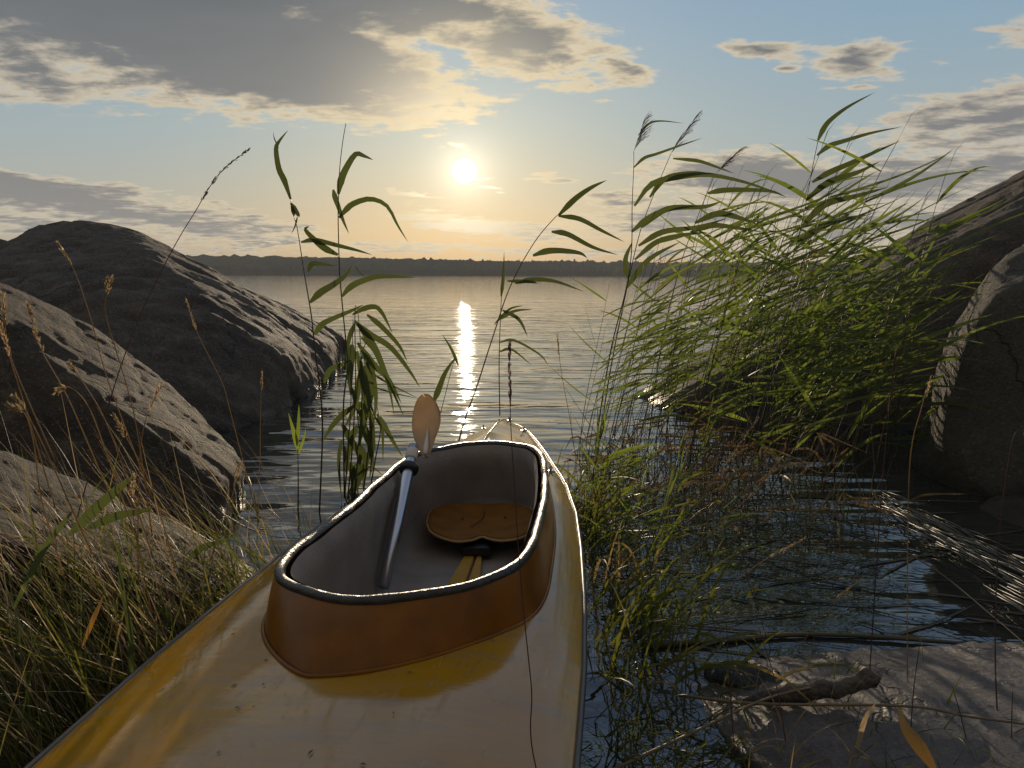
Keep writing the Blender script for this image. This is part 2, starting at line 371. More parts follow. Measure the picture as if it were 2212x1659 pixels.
# wooded shore on the other side
def shore_y(x): return 1480 + 60 * math.sin(x * .0021 + .5) + 140 * ss(-300, 900, x) - 120 * ss(-200, -900, x)
def hill_top(x): return 31 + 5 * math.exp(-((x + 420) / 260) ** 2) + 2.5 * noise.noise(Vector((x * .004, 1, 0))) + 2.0 * noise.noise(Vector((x * .012, 2, 0))) + 1.8 * noise.noise(Vector((x * .035, 7, 0)))
fv, ff = [], []
NXF = 1300; rows = [(0, 0), (1, .30), (6, .42), (30, .55), (70, .75), (120, .95), (170, 1.0), (230, .98), (330, .8), (450, .3), (520, -.1)]
rnd = random.Random(5)
for j, (dy_, hf) in enumerate(rows):
    for i in range(NXF):
        x = -1800 + i * 3600 / (NXF - 1)
        tr = 0
        if j: tr = 2.6 * noise.noise(Vector((x * .09, dy_ * .09, 3))) + rnd.uniform(-.4, 3.2) * (rnd.random() < .5) + (5.0 if rnd.random() < .03 else 0)
        z = -1.5 if j == 0 else hill_top(x) * hf + tr
        fv.append((x + rnd.uniform(-1, 1), shore_y(x) + dy_ + rnd.uniform(-.2, .2) * dy_ * .1, z))
for j in range(len(rows) - 1):
    for i in range(NXF - 1): ff.append((j * NXF + i, j * NXF + i + 1, (j + 1) * NXF + i + 1, (j + 1) * NXF + i))
tag(mesh_obj('woodland', fv, ff, M['forest'], smooth=False), 'dark wooded shore along the far side of the lake', 'forest', kind='stuff')
def far_tree(dx, topdy, label, wid):
    p_ = at(dx, 585, 1560); b = Vector((p_.x, 1560, 18)); top = at(dx, topdy, 1560).z
    r = tag(empty('pine_tree', b), label, 'tree')
    t1 = MB(); t1.tube([Vector((0, 0, 0)), Vector((0, 0, top - b.z - 4))], [.5, .2], 5); t1.obj('trunk', M['bark'], r)
    c_ = MB(); rr = random.Random(int(dx))
    hh_ = top - b.z
    for k in range(160):
        f = rr.random(); z = hh_ * (.45 + .55 * f); rad = wid * (1 - f) ** .6 * rr.uniform(.3, 1.); a = rr.uniform(0, 6.28)
        q = Vector((math.cos(a) * rad, math.sin(a) * rad, z)); s_ = rr.uniform(.6, 1.4); n0 = len(c_.v)
        c_.v += [q + Vector((rr.uniform(-s_, s_), rr.uniform(-s_, s_), rr.uniform(-s_, s_) * .7)) for _ in range(3)]; c_.f.append((n0, n0 + 1, n0 + 2))
    c_.obj('crown', M['forest'], r, smooth=False)
far_tree(1425, 551, 'tallest tree standing clear above the far wooded shore', 4.0)
far_tree(1490, 560, 'smaller treetop just right of the tallest one on the far shore', 4.5)

# ------------------------------------------------------------------ rocks
def fbm(v, o=4):
    return noise.fractal(v, .9, 2.1, o)
def rock(name, label, hulls, m, voxel=.04, amp=.05, freq=1.6, strata=0., sdir=(1, 0, 0), smooth=3, seed=0, cat='rock', group=None, chip=.007):
    bm = bmesh.new()
    for pts in hulls:
        b2 = bmesh.new()
        for q in pts: b2.verts.new(q)
        r_ = bmesh.ops.convex_hull(b2, input=b2.verts)
        bad = [g for g in r_['geom_interior'] if isinstance(g, bmesh.types.BMVert)] + [g for g in r_['geom_unused'] if isinstance(g, bmesh.types.BMVert)]
        bmesh.ops.delete(b2, geom=list(set(bad)), context='VERTS')
        tmp = bpy.data.meshes.new('t'); b2.to_mesh(tmp); b2.free(); bm.from_mesh(tmp); bpy.data.meshes.remove(tmp)
    me = bpy.data.meshes.new(name); bm.to_mesh(me); bm.free()
    o = bpy.data.objects.new(name, me); COL.objects.link(o)
    md = o.modifiers.new('r', 'REMESH'); md.mode = 'VOXEL'; md.voxel_size = voxel
    ms = o.modifiers.new('s', 'SMOOTH'); ms.factor = .5; ms.iterations = smooth
    dg = bpy.context.evaluated_depsgraph_get(); dg.update()
    me2 = bpy.data.meshes.new_from_object(o.evaluated_get(dg)); o.modifiers.clear(); o.data = me2; bpy.data.meshes.remove(me)
    nr = [v.normal.copy() for v in me2.vertices]; off = Vector((seed * 7.3, seed * 3.1, seed * 1.7))
    sd = Vector(sdir).normalized()
    for v, n_ in zip(me2.vertices, nr):
        q = v.co + off
        d = amp * fbm(q * freq) + amp * .14 * fbm(q * freq * 3.3)
        if strata:   # long grooves that run along sdir
            qq = q - sd * q.dot(sd) * .9
            d += strata * (min(1., abs(fbm(qq * 2.4, 3)) * 4.5) - 1) + strata * .5 * (min(1., abs(fbm(qq * 5.3 + off, 3)) * 5) - 1)
        d += .0025 * fbm(q * 9) + amp * .30 * fbm(q * freq * 2.1 + off) + chip * (min(1., abs(fbm(q * 2.6 + off)) * 6) - 1) + chip * .35 * fbm(q * 17)
        v.co += n_ * d
    me2.update()
    me2.materials.clear(); me2.materials.append(m); me2.polygons.foreach_set('use_smooth', [True] * len(me2.polygons))
    me2.name = name
    return tag(o, label, cat, group)
def dn_(p_, z=-.35): return Vector((p_.x, p_.y, z))
def wl(pts, z=0.): return [onz(x, y, z) for x, y in pts]
A_ = [at(*q) for q in [(748, 728, 7.3), (650, 688, 7.2), (560, 640, 6.9), (470, 597, 6.5), (400, 555, 6.3), (300, 505, 6.1), (215, 482, 5.9), (130, 477, 5.8), (75, 487, 5.6),
                       (30, 530, 5.4), (-150, 600, 5.2), (335, 535, 4.9), (481, 687, 4.35), (590, 770, 4.45), (200, 640, 4.0), (-150, 700, 3.9)]]
wA = wl([(747, 770), (690, 846), (640, 874), (540, 922), (420, 960), (200, 1000), (-150, 1000)])
A_ += wA + [dn_(p_) + Vector((0, -.05, 0)) for p_ in wA] + [Vector((-2.0, 8.2, -.35)), Vector((-4.5, 7.5, -.35)), Vector((-1.7, 7.9, -.35))]
rock('boulder', 'big dark humped boulder on the left, its tail sloping down to the water', [A_], M['rock_grey'], .045, .035, 1.0, .030, (.62, .62, -.45), 2, 1)
A2 = [at(x, y, yy) for x, y, yy in [(-200, 500, 9), (0, 519, 8.6), (25, 524, 8.5), (60, 560, 8.2), (-200, 620, 8)]] + [Vector((-6.5, 9.5, -.3)), Vector((-5.2, 8, -.3)), Vector((-7.5, 8, -.3)), Vector((-6.2, 11, -.3))]
rock('boulder', 'sliver of grey boulder behind the big humped one at the left edge', [A2], M['rock_grey'], .09, .06, 1.1, 0, seed=2)
B_ = [at(*q) for q in [(-150, 570, 2.5), (0, 612, 2.75), (100, 655, 2.9), (200, 702, 2.95), (280, 760, 2.98), (350, 815, 2.98), (420, 880, 2.95), (480, 940, 2.88), (520, 985, 2.8), (533, 1020, 2.72),
                       (0, 800, 2.3), (250, 880, 2.38), (400, 985, 2.38), (480, 1052, 2.38), (-200, 800, 2.2)]]
wB = wl([(531, 1060), (485, 1108), (420, 1150), (300, 1180), (0, 1200), (-200, 1200)])
B_ += wB + [dn_(p_) for p_ in wB] + [Vector((-1.2, 3.15, -.35)), Vector((-2.6, 3.3, -.35))]
rock('boulder', 'rough brown boulder at mid left with a rounded nose in the water', [B_], M['rock_warm'], .014, .014, 2.2, .006, (.6, .2, -.4), 3, 3)
C_ = [at(*q) for q in [(-120, 945, 1.7), (0, 985, 1.8), (120, 1020, 1.86), (250, 1080, 1.9), (400, 1150, 1.93), (480, 1180, 1.93), (540, 1215, 1.9), (575, 1238, 1.87), (0, 1200, 1.35), (250, 1250, 1.45), (400, 1280, 1.55), (-120, 1150, 1.3)]]
wC = wl([(582, 1252), (520, 1330), (300, 1430), (0, 1500), (-200, 1450)])
C_ += wC + [dn_(p_, -.2) for p_ in wC] + [Vector((-.85, 2.05, -.2)), Vector((-2.0, 2.1, -.2))]
rock('boulder', 'low rough rock at the lower left behind the tall grass', [C_], M['rock_brown2'], .012, .016, 3.2, .004, (.6, .2, -.3), 3, 4)
D_ = [at(*q) for q in [(1372, 846, 5.0), (1400, 832, 5.2), (1480, 805, 5.5), (1557, 752, 5.8), (1640, 700, 5.9), (1858, 572, 6.0), (2024, 504, 6.0), (2212, 368, 6.1), (2400, 240, 6.2), (2700, 160, 6.3),
                       (1440, 850, 4.8), (1698, 706, 4.9), (1908, 604, 4.9), (2008, 549, 4.9), (2212, 418, 4.9), (2500, 300, 4.7)]]
wD = wl([(1374, 858), (1440, 886), (1600, 905), (1900, 930), (2200, 950), (2600, 960)])
D_ += wD + [dn_(p_) for p_ in wD] + [Vector((1.6, 6.0, -.35)), Vector((5.5, 7, -.35))]
rock('boulder', 'large sloping rock face rising to the right behind the reeds', [D_], M['rock_warm'], .04, .03, 1.2, .02, (.8, 0, .5), 2, 5)
E_ = [at(*q) for q in [(2600, 400, 3.4), (2400, 440, 3.4), (2212, 512, 3.4), (2170, 540, 3.35), (2130, 590, 3.3), (2060, 700, 3.25), (2038, 760, 3.2), (2020, 850, 3.15), (1990, 925, 3.1), (1985, 985, 3.02), (2250, 600, 2.95), (2150, 640, 2.98), (2085, 730, 2.95), (2045, 850, 2.88), (2030, 940, 2.82), (2500, 600, 2.7)]]
wE = wl([(1990, 1008), (2070, 1045), (2140, 1078), (2400, 1110), (2700, 1110)])
E_ += wE + [dn_(p_) for p_ in wE] + [Vector((2.0, 3.7, -.35)), Vector((3.5, 3.9, -.35))]
rock('boulder', 'dark brown boulder with a rusty stain at the right edge', [E_], M['rock_brown'], .025, .022, 1.5, .0, seed=6)
F_ = [at(*q) for q in [(2190, 1045, 2.72), (2250, 1030, 2.7), (2330, 1060, 2.6)]] + wl([(2112, 1088), (2150, 1118), (2230, 1150), (2330, 1160), (2360, 1060)])
F_ += [dn_(p_, -.15) for p_ in F_[3:]]
rock('stone', 'small grey stone at the foot of the dark boulder on the right', [F_], M['rock_grey'], .012, .012, 5, seed=7)
gz = [(1500, 1500, .0), (1560, 1440, .01), (1640, 1418, .02), (1750, 1400, .035), (1950, 1392, .06), (2212, 1380, .075), (2500, 1380, .09), (1830, 1470, .085), (2100, 1440, .105), (2500, 1480, .12),
      (1570, 1590, .03), (1700, 1540, .075), (1700, 1700, .05), (2100, 1700, .10), (2600, 1750, .12), (2000, 1560, .11), (2300, 1560, .125)]
gz = [(x, y, z * .45) for x, y, z in gz]
G_ = [onz(*q) for q in gz]; G_ += [dn_(p_, -.15) for p_ in G_]
rock('slab', 'pale pinkish granite slab lying half wet at the lower right', [G_], M['rock_pink'], .008, .008, 5.0, .006, (1, .1, 0), 4, 8)
G2 = [onz(*q) for q in [(1525, 1440, .012), (1560, 1428, .03), (1640, 1425, .035), (1700, 1445, .03), (1720, 1490, .02), (1620, 1490, .02), (1545, 1462, .015)]]; G2 += [dn_(p_, -.1) for p_ in G2]
rock('stone', 'small wet glistening stone beside the driftwood at lower right', [G2], rock_mat('wet_stone', (.05, .042, .036), (.03, .027, .025), (.07, .06, .05), wet=.35), .006, .008, 14, 0, smooth=2, seed=9)

# ------------------------------------------------------------------ kayak
YAW, RK = .1164, .0666
KO = Vector((-.0131, 2.9602, .2044))
ku = Vector((math.sin(YAW), math.cos(YAW), -.0023)); kv0 = Vector((math.cos(YAW), -math.sin(YAW), 0)); kw0 = kv0.cross(ku)
kv = kv0 * math.cos(RK) + kw0 * math.sin(RK); kw = kv.cross(ku)
KM = Matrix(((ku.x, kv.x, kw.x, KO.x), (ku.y, kv.y, kw.y, KO.y), (ku.z, kv.z, kw.z, KO.z), (0, 0, 0, 1)))
kay = empty('kayak'); kay.matrix_world = KM
# basis (u forward, v right, w up) is left handed as given -> use v, u, w instead
KM = Matrix(((kv.x, ku.x, kw.x, KO.x), (kv.y, ku.y, kw.y, KO.y), (kv.z, ku.z, kw.z, KO.z), (0, 0, 0, 1)))
kay.matrix_world = KM; KI = KM.inverted()
tag(kay, 'old orange kayak with open cockpit pushed between the rocks, bow in the water', 'kayak')
def tab(T_, u):
    if u >= T_[0][0]: return T_[0][1]
    for (a, x), (b, y) in zip(T_, T_[1:]):
        if u >= b: return x + (y - x) * (u - a) / (b - a)
    return T_[-1][1]
HB = [(0.0, .004), (-.06, .040), (-.124, .073), (-.26, .117), (-.42, .158), (-.57, .194), (-.72, .226), (-.84, .254), (-.96, .278), (-1.2, .311), (-1.43, .328), (-1.7, .341), (-1.93, .345), (-2.15, .341), (-2.4, .330),
      (-2.7, .305), (-3.0, .265), (-3.3, .21), (-3.6, .15), (-3.85, .08), (-4.0, .006)]
CR = [(0.0, .012), (-.2, .030), (-.5, .042), (-.75, .036), (-1.1, .024), (-1.6, .018), (-2.1, .026), (-2.5, .034), (-3.2, .03), (-4.0, .015)]
def deck_h(u, v):
    b = tab(HB, u); c_ = tab(CR, u); s_ = min(1., abs(v) / b)
    band = min(.052, b * .35); k = 1 - band / b                     # sloping band outside the crease
    lip = min(.026, b * .2)
    if s_ > k: return lip * (1 - ((s_ - k) / (1 - k)) ** 1.6)
    q = s_ / k; ridge = ss(-.75, -.45, u)
    return lip + c_ * (ridge * (1 - q) + (1 - ridge) * (1 - q ** 4.0))
RIM = [(-.655, 0), (-.663, .04), (-.688, .085), (-.730, .130), (-.79, .168), (-.87, .194), (-.98, .206), (-1.15, .212), (-1.35, .214), (-1.60, .216), (-1.72, .216), (-1.80, .206), (-1.86, .182), (-1.905, .14), (-1.935, .095), (-1.952, .05), (-1.958, 0)]
def closed(T_, n=150):
    pts = [(v, u) for u, v in T_] + [(-v, u) for u, v in T_[-2:0:-1]]
    P = [Vector((a, b, 0)) for a, b in pts]; m_ = len(P); out = []
    L = [0]
    for i in range(m_): L.append(L[-1] + (P[(i + 1) % m_] - P[i]).length)
    k = 0
    for j in range(n):
        s_ = L[-1] * j / n
        while L[k + 1] < s_: k += 1
        f = (s_ - L[k]) / (L[k + 1] - L[k]); a, b, c_, d = P[(k - 1) % m_], P[k], P[(k + 1) % m_], P[(k + 2) % m_]
        out.append(.5 * ((2 * b) + (c_ - a) * f + (2 * a - 5 * b + 4 * c_ - d) * f * f + (3 * b - a - 3 * c_ + d) * f ** 3))
    for _ in range(3): out = [(out[i - 1] + out[i] * 2 + out[(i + 1) % n]) / 4 for i in range(n)]
    return out
NR = 200
rim = [q + Vector((.010 + .034 * ss(-.8, -1.5, q.y), 0, 0)) for q in closed(RIM, NR)]
def outn(i, ring):
    t_ = (ring[(i + 1) % NR] - ring[i - 1]).normalized(); return Vector((t_.y, -t_.x, 0)) * SGN
SGN = 1
if outn(NR // 4, rim).x * rim[NR // 4].x < 0: SGN = -1
rh = [.034 - .047 * p_.y + .005 * noise.noise(Vector((p_.x * 9, p_.y * 9, 0))) for p_ in rim]
def in_poly(x, y, poly):
    r_ = False; j = len(poly) - 1
    for i in range(len(poly)):
        a, b = poly[i], poly[j]
        if (a.y > y) != (b.y > y) and x < (b.x - a.x) * (y - a.y) / (b.y - a.y) + a.x: r_ = not r_
        j = i
    return r_
# coaming wall: from the rim down and out to the deck, pointed at the back
BASE = []
for i, p_ in enumerate(rim):
    o_ = outn(i, rim); back = ss(-1.65, -1.95, p_.y); q = p_ + o_ * (.006 + .014 * ss(-.9, -1.6, p_.y))
    if back > 0: q.y -= .075 * back * max(0, 1 - abs(p_.x + .02) / .235)
    BASE.append(q)
CUT = [a.lerp(b, .88) for a, b in zip(rim, BASE)]
# deck
us = [-.002 - .01 * i for i in range(400)]; NV = 84
dv, df = [], []
for u in us:
    b = tab(HB, u)
    for k in range(NV + 1):
        q = -1 + 2 * k / NV; v = b * q; h_ = deck_h(u, v)
        h_ += .0012 * noise.noise(Vector((v * 14, u * 9, 1)))
        dv.append((v, u, h_))
for i in range(len(us) - 1):
    for k in range(NV):
        f_ = (i * (NV + 1) + k, i * (NV + 1) + k + 1, (i + 1) * (NV + 1) + k + 1, (i + 1) * (NV + 1) + k)
        cx = sum(dv[a][0] for a in f_) / 4; cy = sum(dv[a][1] for a in f_) / 4
        if -2.15 < cy < -.6 and in_poly(cx, cy, CUT): continue
        df.append(f_[::-1])
mesh_obj('deck', dv, df, M['deck'], kay)
# hull below the gunwale
hv, hf = [], []; NS = 14
for i in range(0, len(us), 8):
    u = us[i]; b = tab(HB, u)
    ends = ss(0, -.35, u) if u > -2 else ss(-4, -3.6, u)
    for k in range(NS + 1):
        a = math.pi * k / NS; v = -b * math.copysign(abs(math.cos(a)) ** .7, math.cos(a)); h_ = -.002 - (.05 + .20 * ends) * math.sin(a) ** .75
        hv.append((v * (1 + .0), u - .0, h_))
ni = len(range(0, len(us), 8))
for i in range(ni - 1):
    for k in range(NS): hf.append((i * (NS + 1) + k, i * (NS + 1) + k + 1, (i + 1) * (NS + 1) + k + 1, (i + 1) * (NS + 1) + k))
mesh_obj('hull', hv, hf, M['hull'], kay)
# metal edge strip round the gunwale
for s_ in (-1, 1):
    e_ = MB(); e_.tube([Vector((s_ * (tab(HB, u) + .002), u, .0)) for u in us[::6]], .0045, 6); e_.obj('edge_strip', M['trim'], kay)
cv, cf = [], []; NC = 8
for i in range(NR):
    a = rim[i] + outn(i, rim) * .006; b = BASE[i]
    for k in range(NC + 1):
        f = k / NC; q = a.lerp(b, f ** .75 if f > 0 else 0)
        hb = deck_h(b.y, b.x) - .006; ht = rh[i] - .006
        if ht < hb + .004: ht = hb + .004
        cv.append((q.x, q.y, ht + (hb - ht) * f))
for i in range(NR):
    j = (i + 1) % NR
    for k in range(NC): cf.append((i * (NC + 1) + k, j * (NC + 1) + k, j * (NC + 1) + k + 1, i * (NC + 1) + k + 1))
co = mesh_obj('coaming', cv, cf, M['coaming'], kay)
# pale line where the wall meets the deck
bb = MB(); bb.tube([Vector((q.x, q.y, deck_h(q.y, q.x) + .001)) for q in BASE] + [Vector((BASE[0].x, BASE[0].y, deck_h(BASE[0].y, BASE[0].x) + .001))], .0035, 6, cap=False); bb.obj('bead', M['coaming'], co)
# rolled black rim: section swept round the opening
sec = [(.011, -.012), (.013, -.003), (.010, .006), (.002, .010), (-.008, .009), (-.017, .003), (-.021, -.006)]
rv, rf_ = [], []
for i in range(NR):
    o_ = outn(i, rim); wv = .52 + .14 * noise.noise(Vector((i * .35, 0, 3)))
    z0 = max(rh[i], deck_h(rim[i].y, rim[i].x) + .002)
    for a, b in sec: q = rim[i] + o_ * a * wv; rv.append((q.x, q.y, z0 + b * wv))
K = len(sec)
for i in range(NR):
    j = (i + 1) % NR
    for k in range(K - 1): rf_.append((i * K + k, i * K + k + 1, j * K + k + 1, j * K + k))
mesh_obj('rim', rv, rf_, M['rim'], co)
# grey liner tub
FL = -.160
prof = [(-.019, -.004), (-.026, -.022), (-.028, -.045), (-.020, -.075), (-.008, -.11), (-.010, -.135), (-.030, -.152), (-.060, FL), (-.12, FL), (-.17, FL)]
lv, lff = [], []
for i in range(NR):
    o_ = outn(i, rim); z0 = max(rh[i], deck_h(rim[i].y, rim[i].x) + .002); p_ = rim[i]
    for k, (a, b) in enumerate(prof):
        q = p_ + o_ * a
        if k >= 7:
            c_ = Vector((0, -1.27, 0)); f = (.93, .6, .25)[k - 7]; d_ = (p_ + o_ * -.05) - c_; q = c_ + d_ * f
        lv.append((q.x, q.y, (z0 + b) if k < 4 else b + .004 * noise.noise(q * 6)))
c_i = len(lv); lv.append((0, -1.27, FL)); K = len(prof)
for i in range(NR):
    j = (i + 1) % NR
    for k in range(K - 1): lff.append((i * K + k, i * K + k + 1, j * K + k + 1, j * K + k))
    lff.append((i * K + K - 1, c_i, j * K + K - 1))
mesh_obj('cockpit_liner', lv, lff, M['liner'], kay)
def klocal(dx, dy, z):      # picture point on the plane at boat height z
    d = KI.to_3x3() @ ray(dx, dy); o_ = KI @ C0; return o_ + d * ((z - o_.z) / d.z)
# seat: bean shaped plywood board
so_ = [(925, 1135), (932, 1112), (955, 1098), (1000, 1090), (1050, 1087), (1100, 1090), (1140, 1100), (1160, 1120), (1158, 1145), (1130, 1163), (1090, 1168), (1062, 1163), (1042, 1156), (1020, 1162), (985, 1167), (950, 1160), (932, 1150)]
sh = FL + .055
sp_ = [klocal(x, y, sh) for x, y in so_]; sp_ = catmull(sp_ + [sp_[0]], 80)[:-1]
n_ = len(sp_); cen = sum(sp_, Vector()) / n_
sv = []; sf = []
for lvl, (f, dz) in enumerate([(0.0, -.010), (.5, -.008), (.85, -.002), (.97, 0.), (1.0, -.003), (1.0, -.010), (.96, -.013), (.0, -.018)]):
    for q in sp_: r_ = cen.lerp(q, f if f else .02); sv.append((r_.x, r_.y, sh + dz + .012 * f * abs((r_.x - cen.x) / .15)))
for l in range(7):
    for i in range(n_): j = (i + 1) % n_; sf.append((l * n_ + i, l * n_ + j, (l + 1) * n_ + j, (l + 1) * n_ + i))
seat = mesh_obj('seat', sv, sf, M['ply'], kay)
ed = MB(); ed.tube([Vector((q.x, q.y, sh - .007 + .012 * abs((q.x - cen.x) / .15))) + (q - cen).normalized() * .002 for q in sp_ + [sp_[0]]],   .0038, 6, cap=False); ed.obj('seat_edge', M['plyedge'], seat)
ck = MB()
ck.tube([klocal(x, y, sh + .0015) for x, y in catmull([(1040, 1092, 0), (1046, 1105, 0), (1040, 1122, 0), (1020, 1138, 0)], 12) for x, y in [(x, y)]] if False else
        [klocal(q.x, q.y, sh - .004) for q in catmull([(1040, 1090, 0), (1047, 1105, 0), (1040, 1122, 0), (1018, 1138, 0)], 12)], .0016, 5); ck.obj('seat_crack', M['litter'], seat)
for x, y in ((1000, 1120), (1092, 1118)):
    q = klocal(x, y, sh - .003); b_ = MB(); b_.tube([q, q + Vector((0, 0, .003))], .004, 8); b_.obj('screw', M['trim'], seat)
def kbox(name, pts, z0, z1, m_, par, bev=.002):
    v_ = [Vector((p_.x, p_.y, z0)) for p_ in pts] + [Vector((p_.x, p_.y, z1)) for p_ in pts]; n = len(pts)
    f_ = [tuple(range(n))[::-1], tuple(range(n, 2 * n))] + [(i, (i + 1) % n, n + (i + 1) % n, n + i) for i in range(n)]
    bm = bmesh.new(); vs = [bm.verts.new(q) for q in v_]
    for q in f_: bm.faces.new([vs[i] for i in q])
    bmesh.ops.recalc_face_normals(bm, faces=bm.faces); bmesh.ops.bevel(bm, geom=bm.edges[:], offset=bev, segments=2, affect='EDGES')
    me = bpy.data.meshes.new(name); bm.to_mesh(me); bm.free(); return link_mesh(name, me, m_, par, False)
fl = FL + .012
kbox('floor_board', [klocal(*q, fl) for q in [(968, 1262), (1005, 1262), (1030, 1190), (1010, 1190)]], FL, fl, M['wood'], kay)
kbox('floor_board', [klocal(*q, fl) for q in [(1012, 1262), (1038, 1262), (1042, 1200), (1034, 1192)]], FL, fl, M['wood'], kay)
kbox('seat_bracket', [klocal(*q, fl + .01) for q in [(1000, 1195), (1062, 1195), (1058, 1168), (1008, 1168)]], fl + .001, sh - .02, M['rubber'], kay)
kbox('seat_support', [klocal(*q, fl + .02) for q in [(1005, 1175), (1055, 1175), (1060, 1120), (1005, 1120)]], FL - .002, sh - .022, M['rubber'], kay)
# fittings on the foredeck and bow
def fitting(dx, dy, s_=1., eye=True):
    q0 = klocal(dx, dy, .03); q = Vector((q0.x, q0.y, deck_h(q0.y, max(-tab(HB, q0.y) * .9, min(tab(HB, q0.y) * .9, q0.x)))))
    b_ = MB(); b_.tube([q + Vector((0, -.012 * s_, .003)), q + Vector((0, -.009 * s_, .013 * s_)), q + Vector((0, 0, .019 * s_)), q + Vector((0, .009 * s_, .013 * s_)), q + Vector((0, .012 * s_, .003))], .0032 * s_, 8)
    b_.tube([q, q + Vector((0, 0, .004))], .014 * s_, 12)
    return b_.obj('deck_eye', M['steel'], kay)
fitting(1132, 926, .9); fitting(1190, 1012, .9); fitting(1078, 905, 1.0); fitting(1045, 925, .8)
fitting(1100, 905, .9)
# pale seam along the foredeck ridge
sm = MB(); sm.tube([Vector((0, u, deck_h(u, 0) + .0005)) for u in [-.02 - .03 * i for i in range(22)]], .0022, 6); sm.obj('deck_seam', M['deck'], kay)
# grime on the back of the coaming, flattened into its surface
gr = MB()
for (x, y, s_) in ((694, 1442, .005), (688, 1456, .004)):
    q = klocal(x, y, .052); q.z = deck_h(q.y, q.x) + .001
    pts = [q + Vector((math.cos(a * .7) * s_ * random.Random(a + x).uniform(.6, 1.3), math.sin(a * .7) * s_ * random.Random(a * 3 + x).uniform(.8, 2.), 0)) for a in range(9)]
    n0 = len(gr.v); gr.v += [q + Vector((0, 0, .003))] + pts; gr.f += [(n0, n0 + 1 + i, n0 + 1 + (i + 1) % 9) for i in range(9)]
gr.obj('dirt_patch', M['litter'], kay)
# litter lying on the deck
lt_ = MB(); rr = random.Random(11)
for k in range(150):
    u = rr.uniform(-2.75, -1.75) if k % 4 else rr.uniform(-1.7, -.2); b = tab(HB, u); v = rr.uniform(-.9, .85) * b
    if in_poly(v, u, BASE): continue
    if k % 4 and v > .1 and rr.random() < .5: v -= .25
    q = Vector((v, u, deck_h(u, v) + .0016)); s_ = rr.choice((.0008, .001, .0014, .003)) * rr.uniform(.6, 1.3); a = rr.uniform(0, 3.14)
    d1 = Vector((math.cos(a), math.sin(a), 0)) * s_ * rr.uniform(1, 2.2); d2 = Vector((-math.sin(a), math.cos(a), 0)) * s_ * .45
    n0 = len(lt_.v); lt_.v += [q - d1, q - d2 + Vector((0, 0, .001)), q + d1, q + d2 + Vector((0, 0, .0012))]; lt_.f.append((n0, n0 + 1, n0 + 2, n0 + 3))
lo = lt_.obj('leaf_litter', M['litter'], None); lo.matrix_world = KM
tag(lo, 'tiny bits of dry leaf and dirt scattered on the kayak deck', 'litter', kind='stuff')

# ------------------------------------------------------------------ paddle
pA = onz(830, 1268, .075); pB = KM @ klocal(884, 1012, .092)
pad = tag(empty('paddle', pA), 'paddle with aluminium shaft leaning out over the left rim of the cockpit', 'paddle')
ax = (pB - pA).normalized()
e1 = at(903, 966, (pA + ax * ((pB - pA).length * 1.16)).y)
sh_ = MB(); L1 = [Vector(), pB - pA, (pB - pA) * 1.22]; sh_.tube([L1[0], L1[0].lerp(L1[1], .5), L1[1], L1[2]], [.0145, .0145, .0145, .0135], 20); sh_.obj('shaft', M['alu'], pad)
rg = MB(); c_ = (pB - pA)
rg.tube([c_ - ax * .012, c_ - ax * .010, c_ + ax * .002, c_ + ax * .008, c_ + ax * .010], [.018, .025, .027, .024, .016], 24); rg.obj('drip_ring', M['rubber'], pad)
fe = MB(); fe.tube([c_ + ax * .03, c_ + ax * .032, c_ + ax * .06, c_ + ax * .062], [.0148, .0165, .0165, .0148], 20); fe.obj('ferrule', M['bladerib'], pad)
# blade, cupped and turned part way edge-on
tipP = at(918, 858, pB.y + .235) - pA; botP = at(921, 984, pB.y + .035) - pA
bx_ = (tipP - botP); bl_len = bx_.length; bt = bx_.normalized(); sd_ = Vector((.80, -.60, 0)); sd_ = (sd_ - bt * sd_.dot(bt)).normalized(); nm_ = bt.cross(sd_)
def bw(f): return (.012 + .040 * math.sin(math.pi * min(1, f ** .85)) ** .8) if f < 1 else 0.004
bv_, bf_ = [], []; NB, MBW = 26, 12
wpf = [(0, .010), (.08, .018), (.2, .027), (.35, .038), (.5, .0445), (.65, .0455), (.8, .038), (.9, .028), (.96, .019), (.985, .011), (1, .002)]
def tb(T_, f):
    for (a, x), (b, y) in zip(T_, T_[1:]):
        if f <= b: return x + (y - x) * (f - a) / (b - a)
    return T_[-1][1]
for i in range(NB + 1):
    f = i / NB; ctr = botP + bx_ * f + nm_ * (.018 * math.sin(math.pi * f)); wd = tb(wpf, f)
    for side_ in (1, -1):
        for k in range(MBW + 1):
            q = -1 + 2 * k / MBW
            bv_.append(ctr + sd_ * wd * q - nm_ * (.012 * q * q) * min(1, f * 4) + nm_ * side_ * (.0016 + .006 * max(0, 1 - abs(q) * 4) * max(0, 1 - f * 1.5)))
W_ = MBW + 1
for i in range(NB):
    for s2 in (0, 1):
        for k in range(MBW):
            a = (i * 2 + s2) * W_ + k; b = ((i + 1) * 2 + s2) * W_ + k; bf_.append((a, a + 1, b + 1, b) if s2 else (a, b, b + 1, a + 1))
    for k in (0, MBW): a = (i * 2) * W_ + k; bf_.append((a, a + W_, a + 3 * W_, a + 2 * W_))
bl_ = mesh_obj('blade', bv_, bf_, M['blade'], pad)
rb = MB(); rb.tube([botP + bx_ * f + nm_ * (.018 * math.sin(math.pi * f) + .004) * 1 for f in (0, .1, .2, .3, .4, .5)], [.006, .008, .007, .005, .003, .001], 10); rb.tube([botP + bx_ * f - nm_ * .006 + nm_ * (.018 * math.sin(math.pi * f)) for f in (0, .1, .2, .3, .4, .5)], [.006, .008, .007, .005, .003, .001], 10)
rb.obj('blade_rib', M['bladerib'], bl_)

